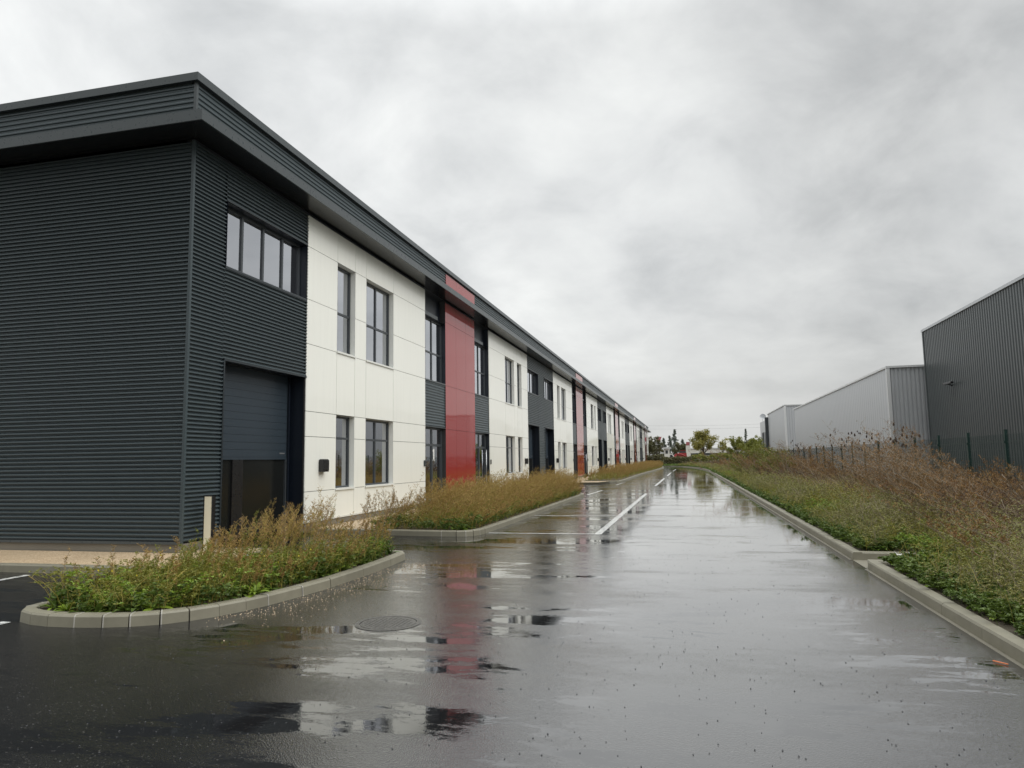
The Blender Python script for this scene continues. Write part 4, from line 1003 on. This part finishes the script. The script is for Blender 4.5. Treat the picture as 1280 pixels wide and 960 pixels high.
# --- teasels in front of the fence: dark egg heads on branched stems
def teasel(x, y, h, seed, label):
    rr = random.Random(seed); root = empty('teasel', (x, y, .1), label=label, cat='teasel', group='teasels with dark heads in front of the fence')
    st = MB(); hd = []
    lean = rr.uniform(-.15, .1); top = Vector((lean*h, rr.uniform(-.05, .05), h))
    st.tube([(0, 0, 0), tuple(top*.5+Vector((.01, 0, 0))), tuple(top)], [.010, .007, .004], 5); hd.append((top, .045))
    for k in range(rr.randint(5, 9)):
        t = rr.uniform(.45, .92); p = top*t; a = rr.uniform(0, 6.28); L = h*rr.uniform(.10, .26)
        q = p+Vector((math.cos(a)*L*.55, math.sin(a)*L*.55, L)); st.tube([tuple(p), tuple(p.lerp(q, .55)+Vector((math.cos(a)*.02, math.sin(a)*.02, -.01))), tuple(q)], [.005, .004, .003], 4); hd.append((q, rr.uniform(.028, .042)))
    st.build('stems', 'grey_stem', root, loc=root.location)
    for q, s_ in hd:
        e_ = MB(); n_ = 8; rings = [(-1, .35), (-.6, .85), (0, 1.0), (.6, .75), (1.05, .3)]
        e_.tube([tuple(q+Vector((0, 0, s_*1.3*a+s_))) for a, _ in rings], [s_*.66*b_ for _, b_ in rings], n_)
        for c in range(6):
            an_ = c*1.047; e_.tri(tuple(q+Vector((0, 0, -.2*s_))), tuple(q+Vector((math.cos(an_)*s_*1.4, math.sin(an_)*s_*1.4, s_*.9))), tuple(q+Vector((math.cos(an_+.25)*s_*.8, math.sin(an_+.25)*s_*.8, s_*.3))))
        e_.build('seed_head', 'teasel', root, loc=root.location)
ts = [(6.25, 22.3, 2.05, 'teasel before the ribbed end of the light warehouse, nearest its dark joint'), (6.4, 22.9, 2.25, 'tallest teasel before the ribbed warehouse end'), (6.2, 23.9, 1.95, 'teasel beside the fence post at the pale corner'),
 (6.4, 25.0, 1.65, 'short teasel between the two middle fence posts'), (6.3, 26.6, 2.0, 'teasel just left of the pale corner trim'), (6.3, 27.6, 2.15, 'slim teasel left of the pair by the corner'),
 (6.2, 28.7, 2.3, 'teasel with clustered heads against the smooth light wall'), (6.4, 29.8, 2.05, 'teasel behind the clustered one'), (6.3, 31.5, 2.2, 'teasel with wide spread arms before the light wall'),
 (6.3, 34.0, 2.45, 'tall pale teasel farthest left on the light wall'), (6.0, 41.0, 2.1, 'distant teasel over the rust weeds'), (6.2, 44.5, 2.2, 'most distant teasel near the hidden fence posts')]
for i, (x, y, h, lb) in enumerate(ts): teasel(x, y, h-.1, 90+i, lb)

# --- trees
def tree(name, x, y, h, spread, trunk_h, mat, nl, lsz, seed, label, conifer=False, group=None, z=0):
    rr = random.Random(seed); root = empty(name, (x, y, z), label=label, cat='tree' if name != 'shrub' else 'shrub', group=group)
    mb = MB(); tips = []
    mb.tube([(0, 0, 0), (.05, 0, trunk_h*.6), (.0, .05, trunk_h*1.2), (0, 0, h*.72)], [h*.028, h*.022, h*.017, h*.005], 8)
    nb = 16 if not conifer else 40
    for i in range(nb):
        if conifer:
            t = (i+.5)/nb; zz = trunk_h+(h-trunk_h)*t; L = spread*(1-t)**.8*rr.uniform(.7, 1.1); a = rr.uniform(0, 6.28)
            p0 = Vector((0, 0, zz)); p2 = p0+Vector((math.cos(a)*L, math.sin(a)*L, -.12*L)); p1 = p0.lerp(p2, .5)+Vector((0, 0, .05*L))
        else:
            a = rr.uniform(0, 6.28); e_ = rr.uniform(.1, 1.25); L = rr.uniform(.55, 1.0)
            p0 = Vector((0, 0, trunk_h*rr.uniform(.9, 1.9))); p0.z = min(p0.z, h*.6)
            c0 = Vector((0, 0, trunk_h+(h-trunk_h)*.48)); p2 = c0+Vector((math.cos(a)*math.cos(e_)*spread*L, math.sin(a)*math.cos(e_)*spread*L, (math.sin(e_)*1.1-.35)*(h-trunk_h)*.5*L*1.25)); p1 = p0.lerp(p2, .5)+Vector((0, 0, -.05*h))
        mb.tube([tuple(p0), tuple(p1), tuple(p2)], [h*.009, h*.006, h*.002], 5); tips.append((p0, p1, p2))
    mb.build('trunk', 'bark', root, loc=root.location)
    # leaf clumps strung along limbs and their twigs
    fo_ = Fol(); C_ = []; R_ = []
    for p0, p1, p2 in tips:
        for t in ((.55, .8, 1.0) if not conifer else (.3, .6, .85, 1.0)):
            c = p1.lerp(p2, t) if not conifer else p0.lerp(p2, t); C_.append(list(c)); R_.append((spread*(.17+.16*rr.random())) if not conifer else spread*.13*(1.2-.5*t))
    if not conifer:
        for k in range(14):
            a = rr.uniform(0, 6.28); q = rr.uniform(.2, .9); zz = rr.uniform(.1, .95)
            R0 = spread*math.sqrt(max(0, 1-(2*zz-1)**2)); C_.append([math.cos(a)*R0*q, math.sin(a)*R0*q, trunk_h*.85+(h-trunk_h*.85)*zz]); R_.append(spread*(.14+.12*rr.random()))
    C_ = np.array(C_); R_ = np.array(R_); per = max(4, nl//len(C_))
    idx = np.repeat(np.arange(len(C_)), per); N = len(idx)
    d = unit(RNG.normal(0, 1, (N, 3)))*(RNG.random(N)**.45)[:, None]; d[:, 2] *= .75
    A = C_[idx]+d*R_[idx][:, None]; D = unit(RNG.normal(0, 1, (N, 3))+np.array([0, 0, -.2 if not conifer else .3])); ln_ = lsz*U(.6, 1.3, N)
    P = np.stack([A, A+D*ln_[:, None]*.5, A+D*ln_[:, None]], 1); fo_.ribbon(P, np.array([.2, 1, .15])[None, :]*(lsz*.55)*U(.7, 1.2, N)[:, None], sides(P), 0)
    fo_.build('crown' if name != 'shrub' else 'foliage', [mat], root, loc=root.location)
tree('tree', 4.1, 190, 9.1, 4.3, 2.2, 'crown_yellow', 6500, .34, 3, 'round yellow green tree standing alone before the long white building at the road end')
tree('tree', -6.8, 165, 6.6, 1.9, 1.2, 'crown_dark', 3200, .26, 4, 'dark brownish tree beside the far end of the unit building')
tree('tree', -9.0, 176, 7.2, 1.6, 1.5, 'crown_dark', 2200, .26, 14, 'dark tree half hidden behind the far corner of the unit building')
tree('tree', 8.7, 186, 6.2, 1.4, 2.4, 'crown_yellow', 900, .30, 5, 'small sparse tree between the round tree and the green ones')
tree('tree', 7.7, 120, 5.2, 1.7, 1.0, 'crown_green', 3600, .22, 6, 'bushy green tree left of the shrub on the right verge')
tree('tree', 7.5, 85, 4.1, 1.25, .6, 'crown_green', 3600, .17, 7, 'bright green bushy tree touching the far warehouse')
tree('conifer', -3.6, 230, 10.4, 2.3, 1.5, 'crown_conifer', 2600, .35, 8, 'tallest grey green conifer in the distance', True, 'distant conifers')
tree('conifer', -5.4, 240, 8.7, 1.8, 1.2, 'crown_conifer', 2200, .35, 9, 'slim distant conifer left of the tallest one', True, 'distant conifers')
tree('conifer', -7.3, 240, 8.0, 2.2, 1.2, 'crown_conifer', 2200, .35, 10, 'leftmost distant conifer behind the red sign', True, 'distant conifers')
tree('conifer', -1.2, 230, 7.2, 2.4, 1.0, 'crown_conifer', 2200, .35, 11, 'low distant conifer beside the white pylon', True, 'distant conifers')
tree('conifer', 15.5, 200, 9.0, 1.0, 1.5, 'crown_conifer', 1400, .3, 12, 'thin distant conifer between the two green trees', True, 'distant conifers')
tree('shrub', 4.2, 49, 2.7, 1.6, .15, 'crown_green', 5200, .085, 21, 'olive green shrub rising from the weeds on the right verge')
tree('shrub', 5.3, 46, 2.3, 1.2, .1, 'crown_green', 3200, .085, 22, 'lower green shrub just right of the taller one')
for x_, y_, h_, sp_, m_, sd_, lb_ in ((-1.6, 212, 6.2, 2.6, 'crown_dark', 51, 'olive tree behind the red loader'), (11.5, 214, 7.0, 2.8, 'crown_yellow', 52, 'yellowish tree rising behind the right half of the long white building'), (17.5, 205, 7.4, 3.0, 'crown_green', 53, 'green tree between the white building and the far warehouse'), (-10.5, 205, 7.5, 2.6, 'crown_dark', 54, 'tree peeping past the far corner above the dark hedge'), (13.2, 150, 5.6, 2.2, 'crown_green', 55, 'green tree behind the teal fence')):
    tree('tree', x_, y_, h_, sp_, 1.4, m_, 3600, .32, sd_, lb_)
# hedges
def hedge(x0, x1, y, h, mat, seed, label):
    rs = np.random.default_rng(seed); root = empty('hedge', ((x0+x1)/2, y, 0), label=label, cat='hedge'); fo_ = Fol()
    n = int((x1-x0)*520); A = np.stack([rs.uniform(x0, x1, n), y+rs.normal(0, .7, n), rs.random(n)**.7], 1)
    top = h*(.78+.35*vnoise(A[:, 0]-x0+3, A[:, 0]*0+seed, 1.6, seed)); A[:, 2] *= top
    D = unit(rs.normal(0, 1, (n, 3))); P = np.stack([A, A+D*.13, A+D*.26], 1)
    fo_.ribbon(P, np.array([.2, 1, .15])[None, :]*.2*rs.uniform(.7, 1.2, n)[:, None], sides(P), 0); fo_.build('foliage', [mat], root)
    mb = MB(); x = x0+.4
    while x < x1: mb.tube([(x, y, 0), (x+.1, y, h*.5), (x-.1, y+.1, h*.8)], [.05, .03, .01], 5); x += .9
    mb.build('stems', 'bark', root)
hedge(-11.5, -5.0, 158, 2.7, 'crown_dark', 1, 'dark hedge beside the far corner of the unit building')
hedge(-5.2, 1.0, 160, 1.9, 'crown_dark', 2, 'low brownish green hedge in front of the red machine')
hedge(.9, 12.5, 162, 2.35, 'crown_green', 3, 'mid green hedge under the round tree')
# grass at the road end
fo = Fol()
b = np.stack([U(-12, 12, 9000), U(141, 156, 9000), np.full(9000, .08)], 1)
b = b[(b[:, 1] > np.interp(b[:, 0], [-12, -7, -3, -1, .5, 1.5, 2.5, 12], [144, 143, 140, 133, 123, 112, 100, 90])+1)]
grass(fo, b, U(.15, .45, len(b)), .10, 0, .8); tag(fo.build('grass', ['leaf_green']), 'strip of rough green grass across the end of the road', 'grass', kind='stuff')
# long white building, pylon, kiosk, vehicles
lb = empty('white_building', (7, 200, 0), label='long low white building seen behind the round tree', cat='building')
mb = MB(); mb.box(.7, 20, 200, 222, 0, 3.9); mb.build('wall', 'white_paint_far', lb)
mb = MB(); mb.box(.6, 20.1, 199.8, 222, 3.9, 4.15); mb.box(.8, 20, 199.9, 200, 0, 2.75); mb.build('roof', 'light_trim', lb)
mb = MB(); mb.box(9.5, 14, 205, 214, 4.15, 6.2); mb.build('rooftop_block', 'white_paint_far', lb)
mb = MB(); mb.box(.8, 19, 199.82, 199.89, 2.2, 2.8); mb.build('dark_band', 'frame', lb)  # plain dark strip along the front of the building
py = empty('pylon_sign', (.3, 197, 0), label='white pylon sign with a red top beside the long white building', cat='sign')
mb = MB(); mb.box(-.25, .95, 196.8, 197.1, 0, 4.9); mb.build('panel', 'white_paint_far', py)
mb = MB(); mb.box(-.15, .8, 196.75, 197.15, 4.9, 5.8); mb.build('red_cap', 'pale_red', py)
ks = empty('kiosk', (-4.9, 182, 0), label='small white flat roofed kiosk left of the conifers', cat='kiosk')
mb = MB(); mb.box(-5.5, -4.3, 182, 184, 0, 3.9); mb.build('wall', 'white_paint_far', ks)
mb = MB(); mb.box(-5.9, -3.9, 181.7, 184.3, 3.9, 4.25); mb.build('roof', 'light_trim', ks)
mb = MB(); mb.box(-5.2, -4.6, 181.95, 181.99, 2.6, 3.5); mb.build('window', 'frame', ks)
sg = empty('red_sign', (-6.9, 185, 0), label='faded red winged sign on a pole above the dark tree', cat='sign')
mb = MB(); mb.tube([(-6.9, 185, 0), (-6.9, 185, 6.0)], .09, 8); mb.build('pole', 'steel', sg)
mb = MB()
i = len(mb.v); mb.v += [(-7.2, 184.9, 5.9), (-6.5, 184.9, 5.9), (-6.1, 184.9, 7.0), (-7.7, 184.9, 6.85), (-7.2, 185.2, 5.9), (-6.5, 185.2, 5.9), (-6.1, 185.2, 7.0), (-7.7, 185.2, 6.85)]
for q in ((0, 1, 2, 3), (7, 6, 5, 4), (0, 4, 5, 1), (1, 5, 6, 2), (2, 6, 7, 3), (3, 7, 4, 0)): mb.f.append(tuple(i+k for k in q)); mb.m.append(0); mb.s.append(False)
mb.build('sign_board', 'pale_red', sg)
vn = empty('van', (-3.8, 172, 0), label='white van with a red lower band parked beyond the hedge', cat='van')
def prism(mb, prof, y0, y1, m=0):
    i = len(mb.v); n = len(prof)
    for y in (y0, y1):
        for x, z in prof: mb.v.append((x, y, z))
    mb.f.append(tuple(range(i, i+n))); mb.m.append(m); mb.s.append(False); mb.f.append(tuple(range(i+2*n-1, i+n-1, -1))); mb.m.append(m); mb.s.append(False)
    for k in range(n): mb.f.append((i+k, i+n+k, i+n+(k+1) % n, i+(k+1) % n)); mb.m.append(m); mb.s.append(False)
mb = MB(); prism(mb, [(-5.0, .45), (-5.05, 2.35), (-4.8, 2.6), (-3.4, 2.6), (-2.9, 1.75), (-2.1, 1.5), (-1.9, 1.1), (-1.9, .45)], 172, 174); mb.build('body', 'white_paint_far', vn)
mb = MB(); mb.box(-5.06, -1.9, 171.97, 171.995, .9, 1.3); mb.build('red_band', 'red_paint', vn)
mb = MB(); prism(mb, [(-3.9, 1.7), (-3.9, 2.35), (-3.45, 2.35), (-3.05, 1.7)], 171.96, 171.99); mb.build('window', 'room', vn)
for xx in (-4.4, -2.6):
    mb = MB(); mb.tube([(xx, 171.95, .38), (xx, 172.2, .38)], .38, 16); mb.build('wheel', 'tyre', vn)
rl = empty('red_loader', (-1.1, 175, 0), label='red wheeled loader with raised arm beyond the hedge', cat='loader')
mb = MB(); prism(mb, [(-2.2, .7), (-2.25, 2.5), (-1.9, 2.75), (-.1, 2.75), (0, .7)], 175, 176.4); mb.build('body', 'red_paint', rl)
mb = MB(); prism(mb, [(-1.7, 2.75), (-1.55, 3.25), (-.4, 3.25), (-.3, 2.75)], 175.1, 176.3); mb.build('cab', 'room', rl)
mb = MB(); mb.box(-1.5, -.25, 175.05, 176.35, 3.25, 3.36); mb.build('cab_roof', 'red_paint', rl)
mb = MB(); mb.tube([(-.4, 174.9, 2.0), (-1.5, 174.9, 2.5), (-2.8, 174.9, 2.45)], .14, 6); mb.build('arm', 'red_paint', rl)
mb = MB(); prism(mb, [(-2.5, 2.6), (-2.3, 1.9), (-3.0, 1.8), (-3.1, 2.2)], 174.4, 176.2); mb.build('bucket', 'red_paint', rl)
for xx in (-1.8, -.5):
    mb = MB(); mb.tube([(xx, 174.85, .6), (xx, 175.2, .6)], .6, 16); mb.build('wheel', 'tyre', rl)
for k, (za, zb_, lb_) in enumerate(((13.8, 13.0, 'upper faint power cable crossing the far sky'), (12.6, 11.9, 'lower faint power cable crossing the far sky'))):
    mb = MB(); pts = [(-30+i*6, 260, za+(zb_-za)*i/12-.6*math.sin(math.pi*i/12)) for i in range(13)]; mb.tube(pts, .02, 4); o = mb.build('power_cable', 'wire'); tag(o, lb_, 'cable', 'faint power cables over the road end')
# litter, debris
def litter(x, y, label, mat='paper', s_=.07, seed=0):
    rr = random.Random(seed); mb = MB()
    for k in range(7):
        c = Vector((x+rr.uniform(-s_, s_), y+rr.uniform(-s_, s_), .14+rr.uniform(0, s_*.9))); a = [c+Vector((rr.uniform(-s_, s_), rr.uniform(-s_, s_), rr.uniform(-s_, s_)*.6)) for _ in range(4)]
        mb.quad(*[tuple(v) for v in a]); 
    tag(mb.build('litter', mat), label, 'litter', 'scraps of white litter in the right verge')
litter(2.95, 11.5, 'crumpled white litter in the weeds behind the kerb gap', seed=1, s_=.06); litter(2.78, 8.9, 'smaller white scrap half buried in weeds on the near right verge', seed=2, s_=.05)
mb = MB(); mb.box(-.055, .055, -.006, .006, 0, .006); o = mb.build('orange_strip', 'orange'); o.location = (2.26, 6.35, .006); o.rotation_euler = (0, 0, -.9); tag(o, 'thin orange plastic strip lying on the wet road by the right kerb', 'litter')
mb = MB(); rr = random.Random(5)
def grit(x, y, s_, m):
    n = 5; i = len(mb.v); 
    for k in range(n): a = 2*math.pi*k/n; mb.v.append((x+math.cos(a)*s_*rr.uniform(.7, 1.2), y+math.sin(a)*s_*rr.uniform(.7, 1.2), .002))
    mb.v.append((x, y, s_*rr.uniform(.6, 1)+.002))
    for k in range(n): mb.f.append((i+k, i+(k+1) % n, i+n)); mb.m.append(m); mb.s.append(False)
for _ in range(2600):
    y = 2.5+22*rr.random()**1.8; grit(rr.uniform(-5, 2.35), y, rr.uniform(.0025, .007), 0)
for _ in range(900):   # pale grit washed out beside the island
    t = rr.random(); bx, by = (-4.9+.45*t, 6.9+4.2*t); grit(bx+abs(rr.gauss(0, .5)), by-abs(rr.gauss(0, .25)), rr.uniform(.003, .008), 1)
tag(mb.build('grit', ['room', 'gravel']), 'scattered fine grit and stone chips on the wet asphalt', 'grit', kind='stuff')
